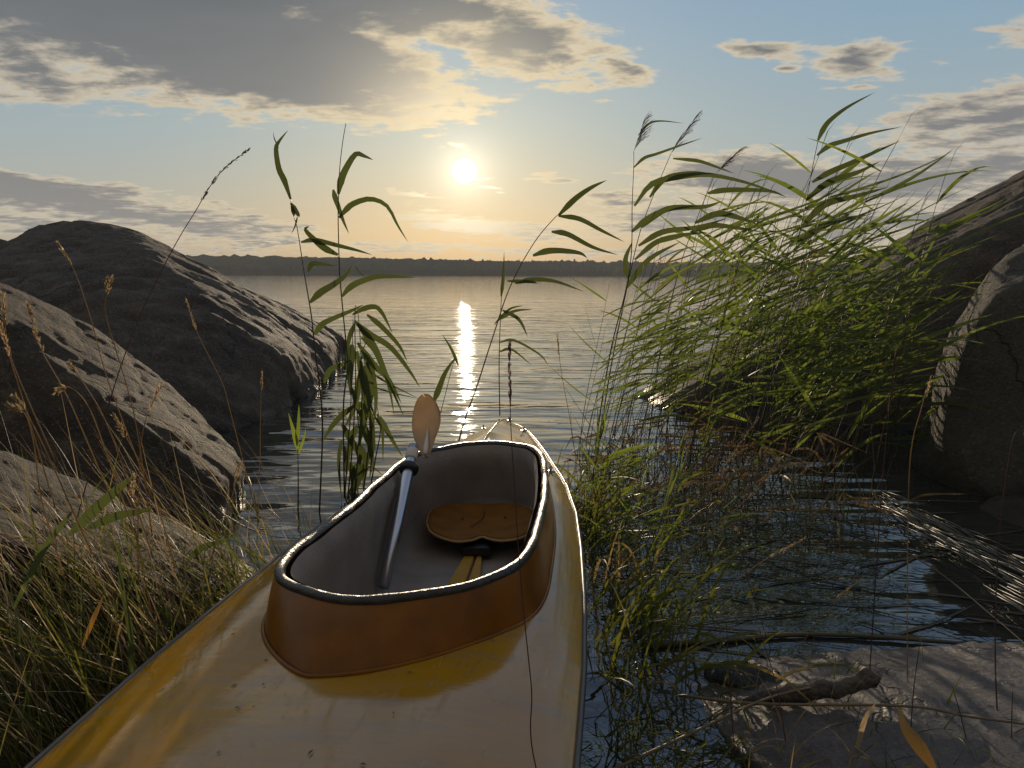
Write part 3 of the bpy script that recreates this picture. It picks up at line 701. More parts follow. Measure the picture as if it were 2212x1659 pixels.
# ------------------------------------------------------------------ plants traced where they stand
def trace(pts, Y0, n, depth=0.):
    """picture polyline at distance Y0, leaning depth metres nearer or farther by its end"""
    c_ = catmull([(a, b, 0) for a, b in pts], n)
    return [at(q.x, q.y, Y0 + depth * i / (n - 1)) for i, q in enumerate(c_)]
def plume_mesh(mb, base_, tip_, spread, n, rr, lean):
    d = tip_ - base_
    for k in range(n):
        f = rr.uniform(0, .85); q = base_ + d * f; ln = spread * (1 - f * .6) * rr.uniform(.6, 1.2)
        dr = (d.normalized() * .8 + lean * rr.uniform(.3, 1.0) + Vector((rr.uniform(-.25, .25), rr.uniform(-.4, .4), rr.uniform(-.25, .25)))).normalized()
        e = q + dr * ln; mid = q.lerp(e, .5) + Vector((0, 0, ln * .10)); pts = catmull([q, mid, e], 4)
        mb.tube(pts, [.0008, .0010, .0008, .0003], 3, cap=False)
        for s_ in range(3):
            a = pts[1].lerp(pts[-1], rr.random()); mb.blade([a, a + (dr + Vector((rr.uniform(-.3, .3), rr.uniform(-.3, .3), rr.uniform(-.3, .3)))).normalized() * .009], .0015, prof=lambda f: 1 - f)
def hero_reed(label, stem, Y0, leaves, depth=0., r0=.0032, plume=None, lm='reed_dim', group=None, name='reed'):
    sp = trace(stem, Y0, 5 * len(stem), depth)
    base_ = sp[0].copy(); r = tag(empty(name, base_), label, 'reed', group)
    rr = random.Random(label)
    s_ = MB(); s_.tube([q - base_ for q in sp], [r0 * (1 - .65 * i / len(sp)) for i in range(len(sp))], 6)
    s_.obj('stem', M['reed_stem'], r)
    if leaves:
        l_ = MB()
        for pts, wd in leaves:
            dd = rr.uniform(-.10, .10); c_ = trace(pts, Y0 + depth * .5, 16, dd)
            l_.blade([q - base_ for q in c_], wd * Y0 / F, fold=rr.uniform(.2, .5), twist=rr.uniform(-.35, .35))
        l_.obj('leaves', M[lm], r)
    if plume:
        p_ = MB(); tip = at(*plume, Y0 + depth) - base_; plume_mesh(p_, sp[-1] - base_, tip, .10, 34, rr, Vector((.8, 0, .25))); p_.obj('plume', M['plume'], r)
    return r
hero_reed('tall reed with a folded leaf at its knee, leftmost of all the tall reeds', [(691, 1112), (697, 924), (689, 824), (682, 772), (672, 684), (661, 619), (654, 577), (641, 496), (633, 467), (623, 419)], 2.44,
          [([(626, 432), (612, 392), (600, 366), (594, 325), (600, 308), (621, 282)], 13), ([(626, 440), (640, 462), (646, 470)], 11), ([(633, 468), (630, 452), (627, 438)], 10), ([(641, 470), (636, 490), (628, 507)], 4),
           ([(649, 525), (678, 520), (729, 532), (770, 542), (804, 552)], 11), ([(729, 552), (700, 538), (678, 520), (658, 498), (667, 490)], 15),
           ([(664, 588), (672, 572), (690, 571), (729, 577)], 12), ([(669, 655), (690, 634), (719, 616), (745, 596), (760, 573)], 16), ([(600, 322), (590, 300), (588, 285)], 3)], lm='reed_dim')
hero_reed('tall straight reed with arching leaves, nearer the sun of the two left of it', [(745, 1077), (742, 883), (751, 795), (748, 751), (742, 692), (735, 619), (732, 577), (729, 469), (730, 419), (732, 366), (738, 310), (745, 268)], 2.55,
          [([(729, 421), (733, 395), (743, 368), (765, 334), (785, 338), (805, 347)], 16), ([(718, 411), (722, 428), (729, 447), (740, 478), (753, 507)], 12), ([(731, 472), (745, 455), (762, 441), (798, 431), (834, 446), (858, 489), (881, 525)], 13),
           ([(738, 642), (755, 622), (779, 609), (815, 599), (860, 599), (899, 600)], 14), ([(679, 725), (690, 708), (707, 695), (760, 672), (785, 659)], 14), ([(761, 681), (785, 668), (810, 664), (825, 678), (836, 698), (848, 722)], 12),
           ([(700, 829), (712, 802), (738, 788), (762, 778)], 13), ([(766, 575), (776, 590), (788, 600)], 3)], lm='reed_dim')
CL = [([(765, 695), (795, 722), (842, 751), (883, 801), (908, 839)], 15), ([(792, 681), (824, 707), (862, 748), (880, 783)], 12), ([(772, 701), (807, 751), (833, 810), (874, 904)], 17), ([(772, 742), (807, 789), (842, 824), (868, 874)], 15),
      ([(792, 783), (798, 854), (783, 912), (772, 1000)], 20), ([(760, 745), (755, 800), (758, 860)], 20), ([(766, 877), (736, 901), (712, 930), (697, 956)], 14), ([(739, 918), (760, 956), (777, 997), (748, 1088)], 17),
      ([(738, 950), (732, 1000), (739, 1085)], 9), ([(745, 965), (747, 1024)], 8), ([(821, 901), (842, 942), (871, 989)], 12), ([(783, 927), (804, 986), (798, 1040)], 12), ([(760, 839), (775, 890), (790, 915)], 12),
      ([(806, 895), (830, 930), (860, 950)], 6), ([(815, 895), (826, 930), (828, 1000)], 9), ([(770, 1030), (800, 1010), (830, 1030)], 6), ([(800, 835), (850, 850), (905, 862)], 4), ([(800, 805), (840, 830), (905, 862)], 5), ([(778, 780), (790, 850), (810, 900)], 14),
      ([(756, 1000), (764, 1040), (756, 1085)], 16), ([(786, 1000), (776, 1040), (760, 1080)], 14), ([(800, 900), (806, 960), (800, 1020)], 12), ([(765, 700), (752, 740), (748, 800)], 11)]
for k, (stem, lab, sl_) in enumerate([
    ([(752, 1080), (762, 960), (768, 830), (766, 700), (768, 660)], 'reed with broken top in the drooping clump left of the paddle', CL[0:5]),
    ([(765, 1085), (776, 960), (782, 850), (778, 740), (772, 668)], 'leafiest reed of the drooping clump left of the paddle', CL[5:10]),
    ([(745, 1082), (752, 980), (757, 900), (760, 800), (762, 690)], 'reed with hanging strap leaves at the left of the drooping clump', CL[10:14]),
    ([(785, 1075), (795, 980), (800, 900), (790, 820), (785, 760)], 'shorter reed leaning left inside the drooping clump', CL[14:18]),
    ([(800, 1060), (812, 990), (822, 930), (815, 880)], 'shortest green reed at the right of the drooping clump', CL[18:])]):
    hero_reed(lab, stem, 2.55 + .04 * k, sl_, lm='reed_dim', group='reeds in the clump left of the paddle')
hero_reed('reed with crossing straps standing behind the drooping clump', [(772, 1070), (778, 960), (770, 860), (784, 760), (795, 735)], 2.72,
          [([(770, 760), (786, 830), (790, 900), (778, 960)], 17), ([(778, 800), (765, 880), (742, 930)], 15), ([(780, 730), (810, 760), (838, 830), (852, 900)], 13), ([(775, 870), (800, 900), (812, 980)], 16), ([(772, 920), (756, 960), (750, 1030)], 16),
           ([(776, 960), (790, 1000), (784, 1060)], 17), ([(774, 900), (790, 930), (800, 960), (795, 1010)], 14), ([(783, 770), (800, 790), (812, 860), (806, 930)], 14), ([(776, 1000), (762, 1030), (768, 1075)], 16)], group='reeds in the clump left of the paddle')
hero_reed('small lone shoot with three upright leaves standing in open water', [(645, 1106), (645, 1040), (644, 971)], 2.45, [([(644, 975), (634, 935), (623, 893)], 12), ([(642, 965), (645, 915), (646, 875)], 9), ([(645, 983), (656, 950), (661, 925)], 6)], lm='reed_leaf', name='reed_shoot')
hero_reed('bending reed with four long leaves just right of the sun, over the bow', [(985, 978), (1005, 905), (1030, 835), (1062, 735), (1100, 622), (1150, 528), (1195, 472), (1212, 460)], 3.2,
          [([(1205, 465), (1240, 430), (1275, 405), (1310, 388)], 13), ([(1205, 466), (1250, 472), (1300, 498), (1348, 522)], 11), ([(1190, 500), (1225, 505), (1280, 533), (1335, 550)], 12), ([(1150, 552), (1180, 542), (1215, 541), (1252, 546), (1268, 557)], 14),
           ([(1095, 607), (1140, 608), (1162, 612)], 8), ([(1112, 612), (1150, 604), (1200, 608), (1262, 630)], 11), ([(1068, 700), (1100, 668), (1130, 660)], 6), ([(1085, 670), (1120, 690), (1140, 728)], 9)], r0=.0035)
hero_reed('thin upright reed right of the bending one over the bow', [(1080, 898), (1078, 790), (1080, 700), (1084, 610), (1088, 545)], 3.3, [([(1082, 640), (1086, 600), (1088, 548)], 8), ([(1080, 690), (1110, 672), (1150, 668)], 8), ([(1079, 740), (1110, 735), (1165, 765), (1185, 790)], 6), ([(1079, 760), (1105, 755), (1150, 790)], 6)], lm='reed_dim', r0=.0026)
hero_reed('short broken reed crossing the sun glitter on the water', [(925, 985), (950, 900), (975, 800), (985, 768)], 3.0, [([(936, 871), (948, 840), (962, 805), (986, 769)], 14), ([(990, 790), (975, 755), (955, 723)], 7)], lm='reed_dim', r0=.002)
RS = 'tall reeds standing clear of the mass on the right'
hero_reed('tall reed with a feathery plume, leftmost plume right of the sun', [(1285, 980), (1300, 870), (1322, 742), (1352, 622), (1363, 541), (1364, 441), (1367, 361), (1367, 326)], 3.1,
          [([(1367, 361), (1390, 340), (1417, 331), (1470, 312), (1517, 296)], 7), ([(1369, 444), (1407, 396), (1470, 380), (1532, 376), (1610, 392), (1683, 416)], 13), ([(1377, 291), (1400, 266), (1427, 260), (1476, 265)], 5),
           ([(1363, 500), (1400, 470), (1440, 452), (1530, 440)], 13), ([(1355, 600), (1350, 560), (1365, 520)], 13), ([(1352, 622), (1400, 560), (1470, 520)], 13)], plume=(1392, 248), group=RS)
hero_reed('tall reed with a slanting plume, second plume right of the sun', [(1290, 990), (1310, 850), (1327, 752), (1347, 652), (1377, 516), (1402, 441), (1447, 331)], 3.2,
          [([(1452, 341), (1507, 346), (1550, 360), (1587, 374)], 8), ([(1402, 425), (1435, 385), (1490, 372), (1541, 374)], 12), ([(1385, 490), (1440, 450), (1520, 445), (1560, 432)], 13), ([(1378, 530), (1430, 500), (1500, 490), (1570, 470)], 13),
           ([(1370, 560), (1420, 520), (1480, 505), (1530, 500)], 12)], plume=(1506, 243), group=RS)
hero_reed('reed bowing right under a loose plume, third plume right of the sun', [(1400, 960), (1427, 752), (1467, 577), (1502, 476), (1542, 376)], 3.4,
          [([(1527, 416), (1555, 410), (1600, 408), (1663, 411), (1698, 424)], 12), ([(1500, 480), (1550, 460), (1600, 470), (1640, 485)], 14), ([(1490, 500), (1540, 485), (1590, 490), (1650, 500)], 12), ([(1542, 376), (1600, 390), (1660, 410)], 6)], plume=(1602, 315), group=RS)
hero_reed('tallest dark-stemmed reed on the right with leaves streaming up', [(1590, 960), (1640, 760), (1670, 650), (1703, 577), (1728, 491), (1753, 361), (1765, 301)], 3.3,
          [([(1765, 301), (1778, 275), (1793, 256), (1830, 228), (1888, 196)], 12), ([(1763, 333), (1790, 312), (1823, 301), (1880, 284), (1948, 270)], 11), ([(1753, 391), (1790, 370), (1833, 351), (1890, 325), (1943, 301)], 13),
           ([(1740, 430), (1790, 390), (1850, 370), (1900, 345)], 14), ([(1728, 491), (1780, 440), (1850, 420), (1920, 400)], 15), ([(1722, 520), (1790, 480), (1870, 460)], 14)], group=RS, r0=.0036)

# ------------------------------------------------------------------ reeds of the mass on the right
def make_reed(seed, h, nl, green='reed_leaf', lean=.22, low=.34):
    rr = random.Random(seed)
    n = 12; st = []
    for i in range(n):
        f = i / (n - 1); st.append(Vector((lean * h * (f ** 1.35) + .01 * math.sin(f * 5 + seed), rr.uniform(-.003, .003) + .03 * h * f * math.sin(seed), h * f * (1 - .06 * lean * f))))
    a = MB(); a.tube(st, [.0028 * (1 - .7 * i / n) for i in range(n)], 5)
    sm_ = a.mesh('reed_stem', M['reed_stem']); b = MB()
    for k in range(nl):
        f = low + (1 - low) * ((k + rr.random() * .6) / nl) ** .8; i = min(n - 1, int(f * (n - 1))); p0 = st[i]
        az_ = rr.gauss(0, .42) if rr.random() < .92 else rr.uniform(2, 4.2); e0 = R(rr.uniform(12, 44)); L = rr.uniform(.30, .52) * (1. if f < .85 else .8) * (h / 1.2) ** .4
        droop = rr.uniform(-.25, .5); q = p0.copy(); pts = [q.copy()]; e = e0
        for s_ in range(8):
            q = q + Vector((math.cos(az_) * math.cos(e), math.sin(az_) * math.cos(e), math.sin(e))) * (L / 8); e -= droop / 8 * (1 + s_ * .22); pts.append(q.copy())
        sd = Vector((-math.sin(az_), math.cos(az_), 0)); upv = Vector((0, 0, 1)); mixa = rr.uniform(.3, 1.2)
        b.blade(pts, rr.uniform(.011, .0205), side=sd * math.cos(mixa) + upv * math.sin(mixa), fold=.3, twist=rr.uniform(-.6, .6))
    b.blade([st[-1], st[-1] + Vector((.03, 0, .08)), st[-1] + Vector((.08, 0, .14))], .008, side=Vector((0, 1, 0)))
    return sm_, b.mesh('reed_leaves', M[green])
VAR = [make_reed(i, 1.2, rnd_, lean=ln) for i, (rnd_, ln) in enumerate([(8, .18), (9, .26), (7, .14), (8, .32), (10, .22), (8, .36), (7, .20), (9, .28)])]
VSLIM = [make_reed(60 + i, 1.2, n_l, lean=ln, low=.42) for i, (n_l, ln) in enumerate([(6, .12), (5, .20), (7, .16), (6, .24)])]
VLOW = [make_reed(30 + i, .6, 9, 'reed_leaf', ln, .15) for i, ln in enumerate([.3, .45, .2, .5])]
def env(dx):     # where the tops of the mass stand in the picture
    return tb([(1200, 760), (1280, 640), (1340, 520), (1420, 430), (1500, 400), (1600, 400), (1680, 420), (1750, 370), (1850, 370), (1950, 400), (2020, 390), (2100, 440), (2160, 560), (2250, 640)], dx)
def put_reed(var, x, y, h, hv, rz, label, group, name='reed'):
    r = tag(empty(name, (x, y, -.02)), label, 'reed', group); s_ = h / hv; r.scale = (s_, s_, s_); r.rotation_euler = (rr.uniform(-.05, .05), rr.uniform(-.04, .08), rz)
    for nm__, me in (('stem', var[0]), ('leaves', var[1])):
        o_ = bpy.data.objects.new(nm__, me); COL.objects.link(o_); o_.parent = r
rr = random.Random(77)
cnt = 0
while cnt < 94:
    y = rr.uniform(2.75, 4.3); dx = rr.triangular(1255, 2010, 1600) ; q = onz(dx, 900); x = (dx - 1106) / F * y
    if dx < 1400 and y > 3.6 and rr.random() < .6: continue
    tipdx = dx + .26 * 1.1 / y * F
    top = env(min(2250, tipdx)) + rr.gauss(.6, 1) * 85 + 5
    if rr.random() < .35: top += rr.uniform(60, 260)
    z = at(tipdx, top, y).z
    if z < .35: continue
    put_reed(rr.choice(VAR), x, y, z * .98, 1.2, rr.gauss(0, .28), 'green reed leaning right in the wind among the dense reeds on the right', 'green reeds massed on the right')
    cnt += 1
for k in range(24):
    y = rr.uniform(2.85, 3.5); dx = rr.uniform(1240, 1430); z = at(dx + 60, rr.uniform(540, 820), y).z
    put_reed(rr.choice(VSLIM), (dx - 1106) / F * y, y, z, 1.2, rr.gauss(0, .3), 'slim upright reed at the left fringe of the dense reeds', 'slim reeds at the left fringe of the mass')
for k in range(22):
    y = rr.uniform(2.5, 4.2); dx = rr.triangular(1440, 2080, 1800)
    put_reed(rr.choice(VLOW), (dx - 1106) / F * y, y, rr.uniform(.35, .75), .6, rr.gauss(.1, .5), 'short leafy green reed low in the dense reeds on the right', 'short leafy reeds under the mass on the right')
for k in range(14):
    y = rr.uniform(1.75, 2.7); x0 = tab(HB, -(2.96 - y)) + .02 + (-.013 - (2.96 - y) * .1164)
    x = x0 + .03 + abs(rr.gauss(0, .16))
    put_reed(rr.choice(VLOW), x, y, rr.uniform(.18, .40), .6, rr.gauss(0, 1.2), 'short green shoot in the shallows beside the right side of the kayak', 'green shoots beside the kayak')

# ------------------------------------------------------------------ dead stalks in the shallows
dl = MB(); rr = random.Random(9)
for k in range(270):
    y = rr.uniform(2.2, 3.5); dx = rr.triangular(1235, 2000, 1450); x = (dx - 1106) / F * y
    a = rr.gauss(.25, .55); L = rr.uniform(.12, .42); e = rr.uniform(.5, 1.5)
    p0 = Vector((x, y, -.01)); d = Vector((math.sin(a) * math.cos(e), rr.uniform(-.4, .4) * math.cos(e), math.sin(e)))
    if rr.random() < .25: p0.z = .004; d.z = rr.uniform(.0, .25); d.normalize()
    pts = [p0, p0 + d * L * .5 + Vector((rr.uniform(-.02, .02), 0, 0)), p0 + d * L + Vector((rr.uniform(-.04, .06), 0, -.02 * L))]
    dl.tube(catmull(pts, 5), [.0018, .0016, .0014, .001, .0006], 4, cap=False)
    if rr.random() < .4: dl.blade(catmull([pts[1], pts[1] + Vector((rr.uniform(-.1, .14), rr.uniform(-.1, .1), rr.uniform(-.05, .08))), pts[1] + Vector((rr.uniform(-.15, .25), 0, rr.uniform(-.12, .08)))], 6), .010, fold=.3)
tag(dl.obj('dead_reed_tangle', M['dead_reed']), 'tangle of broken brown reed stalks at the foot of the reeds', 'dead reeds', kind='stuff')
fd = MB()
for k in range(90):   # soaked stalks and leaves afloat
    dx = rr.uniform(1290, 2250); dy = rr.uniform(1080, 1395); p0 = onz(dx, dy); a = rr.gauss(-.35, .35) if dx > 1700 else rr.gauss(0, .5); L = rr.uniform(.06, .5)
    if not (-.45 < p0.x < 3): continue
    d = Vector((math.cos(a), math.sin(a), 0)); mid = p0 + d * L * .5 + Vector((0, rr.uniform(-.03, .03), 0)); pts = catmull([p0, mid, p0 + d * L], 6)
    for q in pts: q.z = .002 + rr.uniform(0, .003)
    if k % 3: fd.tube(pts, rr.uniform(.0008, .002), 4)
    else: fd.blade(pts, rr.uniform(.006, .014), side=Vector((-d.y, d.x, 0)), fold=.1)
tag(fd.obj('floating_reed_litter', leafmat('soaked_reed', (.07, .06, .035), (.10, .09, .03), .2, scale=8.)), 'soaked stalks and leaves afloat in the shallows on the right', 'floating litter', kind='stuff')
def stalk(label, pts, r0, mat_='dead_reed', name='dead_reed_stalk', cat='stalk', group=None, r1=None):
    base_ = pts[0].copy(); r1 = r1 if r1 is not None else r0 * .5
    b = MB(); c_ = catmull([q - base_ for q in pts], 7 * len(pts)); n = len(c_); b.tube(c_, [r0 + (r1 - r0) * i / n for i in range(n)], 7)
    o_ = b.obj(name, M[mat_]); o_.location = base_; return tag(o_, label, cat, group)
stalk('long pale stalk bending across the granite slab, right of the driftwood', [onz(1470, 1500, 0.036), onz(1640, 1518, 0.055), onz(1960, 1522, 0.072), onz(2100, 1545, 0.074), onz(2300, 1570, 0.079)], .0032)
stalk('pale stalk slanting up from the bottom edge to the driftwood', [onz(1290, 1680, 0.041), onz(1480, 1590, 0.060), onz(1680, 1500, 0.070), onz(1890, 1462, 0.070)], .0030)
stalk('long dark floating stalk above the granite slab, lowest of the floating ones', [onz(1390, 1395, .004), onz(1560, 1382, .006), onz(1800, 1368, .008), onz(2260, 1400, .006)], .0075, 'reed_stem')
stalk('thin stalk floating in a long curve across the shallows', [onz(1300, 1330, .004), onz(1450, 1345, .005), onz(1700, 1365, .005), onz(2000, 1372, .004)], .003, 'dead_reed')
stalk('long bleached stalk reaching down to the right edge, upper one of two', [onz(1960, 1190, .06), onz(2040, 1240, .03), onz(2150, 1330, .02), onz(2290, 1450, .02)], .0022)
stalk('arched dry stem curving over the water left of the cockpit', [at(498, 1180, 2.1), at(474, 1112, 2.15), at(530, 1140, 2.1), at(590, 1160, 2.05), at(650, 1165, 2.0)], .0028)
stalk('broken upright stem under the arched dry stem', [at(541, 1200, 2.05), at(538, 1140, 2.1)], .0018)
# pale wet drift of reeds, like a thatch, from mid right to the right edge
th = MB(); rr = random.Random(21)
for k in range(130):
    f = rr.random(); a = onz(1880 + 330 * f + rr.uniform(-20, 20), 1068 + 175 * f + rr.gauss(0, 9 + 22 * f), rr.uniform(.004, .03)); L = rr.uniform(.08, .26)
    d = (onz(2212, 1240) - onz(1880, 1065)).normalized(); d = (d + Vector((rr.gauss(0, .12), rr.gauss(0, .12), rr.gauss(0, .03)))).normalized(); th.tube([a, a + d * L * .5 + Vector((0, 0, .004)), a + d * L], [.0012, .0022, .0008], 4)
tag(th.obj('reed_thatch', simple('wet_thatch', (.14, .13, .10), .42, spec=.5)), 'band of wet matted reeds floating below the dark boulder on the right', 'matted reeds', kind='stuff')
# driftwood on the slab
dw = tag(empty('driftwood', onz(1600, 1495, 0.036)), 'dark rotten stick of driftwood lying on the granite slab', 'driftwood'); o0 = dw.location.copy()
rr = random.Random(4)
def knobby(pts, rads, name, sides=12):
    b = MB(); c_ = catmull(pts, 26); b.tube(c_, [tb([(i / (len(rads) - 1), r_) for i, r_ in enumerate(rads)], k / 25) for k in range(26)], sides)
    for i, v in enumerate(b.v): b.v[i] = v + Vector((noise.noise(v * 40), noise.noise(v * 40 + Vector((9, 0, 0))), noise.noise(v * 40 + Vector((0, 9, 0))))) * .008
    return b.obj(name, M['drift'], dw)
knobby([onz(1610, 1520, 0.036) - o0, onz(1680, 1500, 0.053) - o0, onz(1760, 1488, 0.060) - o0, onz(1850, 1475, 0.065) - o0, onz(1890, 1462, 0.070) - o0], [.006, .015, .017, .015, .011], 'stick')
knobby([onz(1845, 1478, 0.062) - o0, onz(1870, 1462, 0.072) - o0, onz(1898, 1470, 0.067) - o0], [.010, .019, .010], 'knot')
# yellow and dry fallen leaves
def fallen(label, pts, wd, m_='yellow_leaf'):
    base_ = pts[0].copy(); b = MB(); b.blade([q - base_ for q in catmull(pts, 12)], wd, fold=.35, prof=lambda f: math.sin(math.pi * min(1, .06 + f * .94)) ** .7); o_ = b.obj('fallen_leaf', M[m_]); o_.location = base_; return tag(o_, label, 'leaf')
fallen('broad yellow-brown leaf blade sloping into the bottom edge at the right', [at(1945, 1525, 1.05), at(1975, 1585, 1.0), at(2030, 1670, .95)], .022)
fallen('narrow tan leaf standing on the granite slab', [at(1845, 1659, 1.1), at(1870, 1560, 1.12), at(1895, 1515, 1.15)], .010, 'dry_grass')
fallen('small orange grass leaf low at the lower left', [at(180, 1400, 1.1), at(205, 1335, 1.12), at(225, 1290, 1.15)], .008)

# ------------------------------------------------------------------ grass stalks with seed heads
def seed_stalk(label, pts, Y0, head=.3, fat=1., depth=0., r0=.0013, m_='dry_grass', group=None, open_=.35):
    sp = trace(pts, Y0, 8 * len(pts), depth); base_ = sp[0].copy(); r = tag(empty('grass_stalk', base_), label, 'grass stalk', group); n = len(sp)
    a = MB(); a.tube([q - base_ for q in sp], [r0 * (1 - .6 * i / n) for i in range(n)], 5); a.obj('stem', M[m_], r)
    b = MB(); rr_ = random.Random(label); i0 = int(n * (1 - head)); seg = sp[i0:]; tot = sum((seg[i + 1] - seg[i]).length for i in range(len(seg) - 1)); nn = int(34 + tot * 260)
    for k in range(nn):
        f = rr_.random() ** .9; fat_ = fat * .62; x = f * (len(seg) - 1); i = min(int(x), len(seg) - 2); q = seg[i].lerp(seg[i + 1], x - i) - base_; t_ = (seg[i + 1] - seg[i]).normalized()
        o_ = Vector((rr_.gauss(0, 1), rr_.gauss(0, 1), rr_.gauss(0, 1))).normalized(); d = (t_ + o_ * open_).normalized(); L = .0100 * fat_ * (1.2 - .5 * f) * rr_.uniform(.7, 1.3)
        s0 = q + o_ * .0022 * fat_; b.blade([s0, s0 + d * L * .35, s0 + d * L * .7, s0 + d * L], .0030 * fat_, side=o_.orthogonal(), fold=.5)
    b.obj('seed_head', M[m_], r); return r
SG = 'dry grass stalks with seed heads'
SS = [
 ('tall thin purple-brown grass stalk arching up in front of the humped boulder', [(160, 1150), (240, 860), (300, 690), (370, 545), (420, 460), (470, 380), (536, 324)], 1.5, .30, 1.3, 'purple_grass', .18),
 ('grass stalk with bent seed head before the crest of the humped boulder', [(330, 1080), (235, 830), (195, 690), (160, 590), (124, 530)], 1.5, .22, 1.5, 'dry_grass', .3),
 ('upright fluffy grass stalk left of the arching purple one', [(330, 1160), (290, 900), (232, 700), (228, 650), (238, 600)], 1.45, .22, 1.9, 'dry_grass', .5),
 ('grass stalk with a seed head slanting right, low on the humped boulder', [(560, 1130), (500, 900), (480, 830), (430, 730), (402, 652)], 1.9, .24, 1.2, 'dry_grass', .25),
 ('nearest-to-edge grass stalk with open seed head before the mid rock', [(120, 1100), (60, 900), (25, 790), (0, 700)], 1.2, .3, 1.4, 'dry_grass', .4),
 ('feathery grass stalk over the rough brown boulder, left of the fluffy one', [(250, 1100), (150, 870), (90, 760), (60, 660)], 1.3, .35, 1.5, 'dry_grass', .45),
 ('grass stalk with seed head tipped left against the brown boulder', [(330, 1200), (240, 940), (180, 830), (150, 790)], 1.3, .25, 1.6, 'dry_grass', .5),
 ('short fluffy grass stalk in front of the brown boulder at the left edge', [(200, 1200), (110, 1000), (60, 900), (30, 860)], 1.15, .3, 1.6, 'dry_grass', .5),
 ('curled grass stalk with a knotted head at the left edge', [(140, 1250), (90, 1080), (75, 970), (55, 900), (20, 880)], 1.1, .25, 1.8, 'dry_grass', .5),
 ('pale grass stalk with a wispy head in the middle of the left grass', [(380, 1230), (330, 1060), (280, 960), (245, 900)], 1.35, .3, 1.6, 'dry_grass', .6),
 ('grass stalk with a wispy head leaning right over the brown boulder', [(300, 1260), (300, 1080), (310, 930), (350, 830)], 1.35, .25, 1.5, 'dry_grass', .5),
 ('slender green-brown stalk standing before open water left of the lone shoot', [(556, 1180), (562, 1000), (563, 900), (566, 808)], 1.9, .15, 1.3, 'dry_grass', .25),
 ('reddish grass stalk rising in front of the kayak deck and cockpit', [(1390, 2300), (1172, 1700), (1150, 1480), (1128, 1270), (1112, 1050), (1103, 900), (1100, 735)], .60, .16, .8, 'purple_grass', .12),
 ('thin grass stalk with seed head in open water right of the bow', [(1262, 1180), (1240, 960), (1212, 800), (1203, 722)], 2.2, .22, 1.5, 'dry_grass', .2),
 ('long thin stalk with pale head before the dark part of the reeds', [(1868, 1680), (1890, 1300), (1910, 1000), (1936, 745)], 1.3, .20, 1.2, 'purple_grass', .2),
 ('long thin stalk with dense silvery head before the dark boulder', [(1965, 1680), (1962, 1300), (1966, 1000), (1990, 880), (2012, 815)], 1.3, .22, 1.4, 'dry_grass', .25),
 ('rightmost tall stalk with a nodding brown head', [(2165, 1680), (2152, 1400), (2160, 1150), (2185, 960), (2205, 925), (2222, 940)], 1.2, .16, 1.7, 'purple_grass', .3),
 ('bristly seed head leaning right above the shallows, upper of the crossing pair', [(1350, 1330), (1480, 1130), (1570, 1000), (1615, 965)], 2.0, .35, 1.6, 'dry_grass', .3),
 ('bristly seed head leaning right above the shallows, lower of the crossing pair', [(1330, 1420), (1500, 1190), (1630, 1060), (1690, 985)], 1.9, .40, 1.6, 'dry_grass', .3),
 ('long glinting stalk slanting low over the shallows', [(1300, 1560), (1440, 1380), (1620, 1230), (1740, 1160)], 1.5, .25, 1.2, 'dry_grass', .25),
 ('stalk forming the right arm of a V over the shallows', [(1690, 1465), (1740, 1380), (1800, 1300), (1865, 1245)], 1.5, .30, 1.2, 'dry_grass', .2),
 ('stalk forming the left arm of a V over the shallows', [(1690, 1465), (1660, 1380), (1630, 1290), (1610, 1230)], 1.5, .2, .9, 'purple_grass', .2),
 ('drooping curved seed head beside the kayak, low in front', [(1290, 1600), (1330, 1540), (1400, 1480), (1445, 1475), (1480, 1510)], 1.3, .3, 1.3, 'dry_grass', .25),
 ('upright bristly stalk in the middle of the shallows', [(1840, 1420), (1825, 1280), (1815, 1180), (1812, 1130)], 2.0, .3, 1.3, 'dry_grass', .3),
 ('slanted bristly stalk before the foot of the reeds', [(1420, 1200), (1500, 1090), (1560, 1010), (1640, 900)], 2.3, .45, 1.6, 'dry_grass', .3),
]
SS += [
 ('pale drooping seed head hanging over the middle of the brown boulder', [(300, 1180), (230, 980), (190, 880), (150, 840), (120, 850)], 1.3, .25, 1.6, 'dry_grass', .6),
 ('short seed head among green blades below the low rock crest', [(330, 1330), (300, 1180), (285, 1090), (290, 1030)], 1.25, .3, 1.4, 'dry_grass', .4),
 ('thin golden stalk with a small head crossing the nose of the low rock', [(420, 1330), (460, 1200), (500, 1080), (520, 1000)], 1.5, .2, 1.2, 'dry_grass', .3),
 ('wispy golden seed head at the left edge, just under the boulder crest', [(120, 1000), (40, 820), (15, 740), (5, 640)], 1.35, .25, 1.6, 'dry_grass', .5)]
for lab, pts, Y0, hd, fat, mm, op in SS: seed_stalk(lab, pts, Y0, hd, fat, m_=mm, open_=op, group=SG, r0=.0013 if Y0 > .8 else .0007)
# bare thin stems
rr = random.Random(31)
TH = [[(455, 1250), (480, 1100), (560, 900)], [(1965, 1680), (1975, 1500), (1990, 1380)], [(1595, 1680), (1580, 1500), (1570, 1330)], [(2110, 1680), (2080, 1550), (2060, 1480)], [(1700, 1600), (1680, 1480), (1640, 1350)],
      [(2190, 1680), (2188, 1560), (2190, 1490)]]

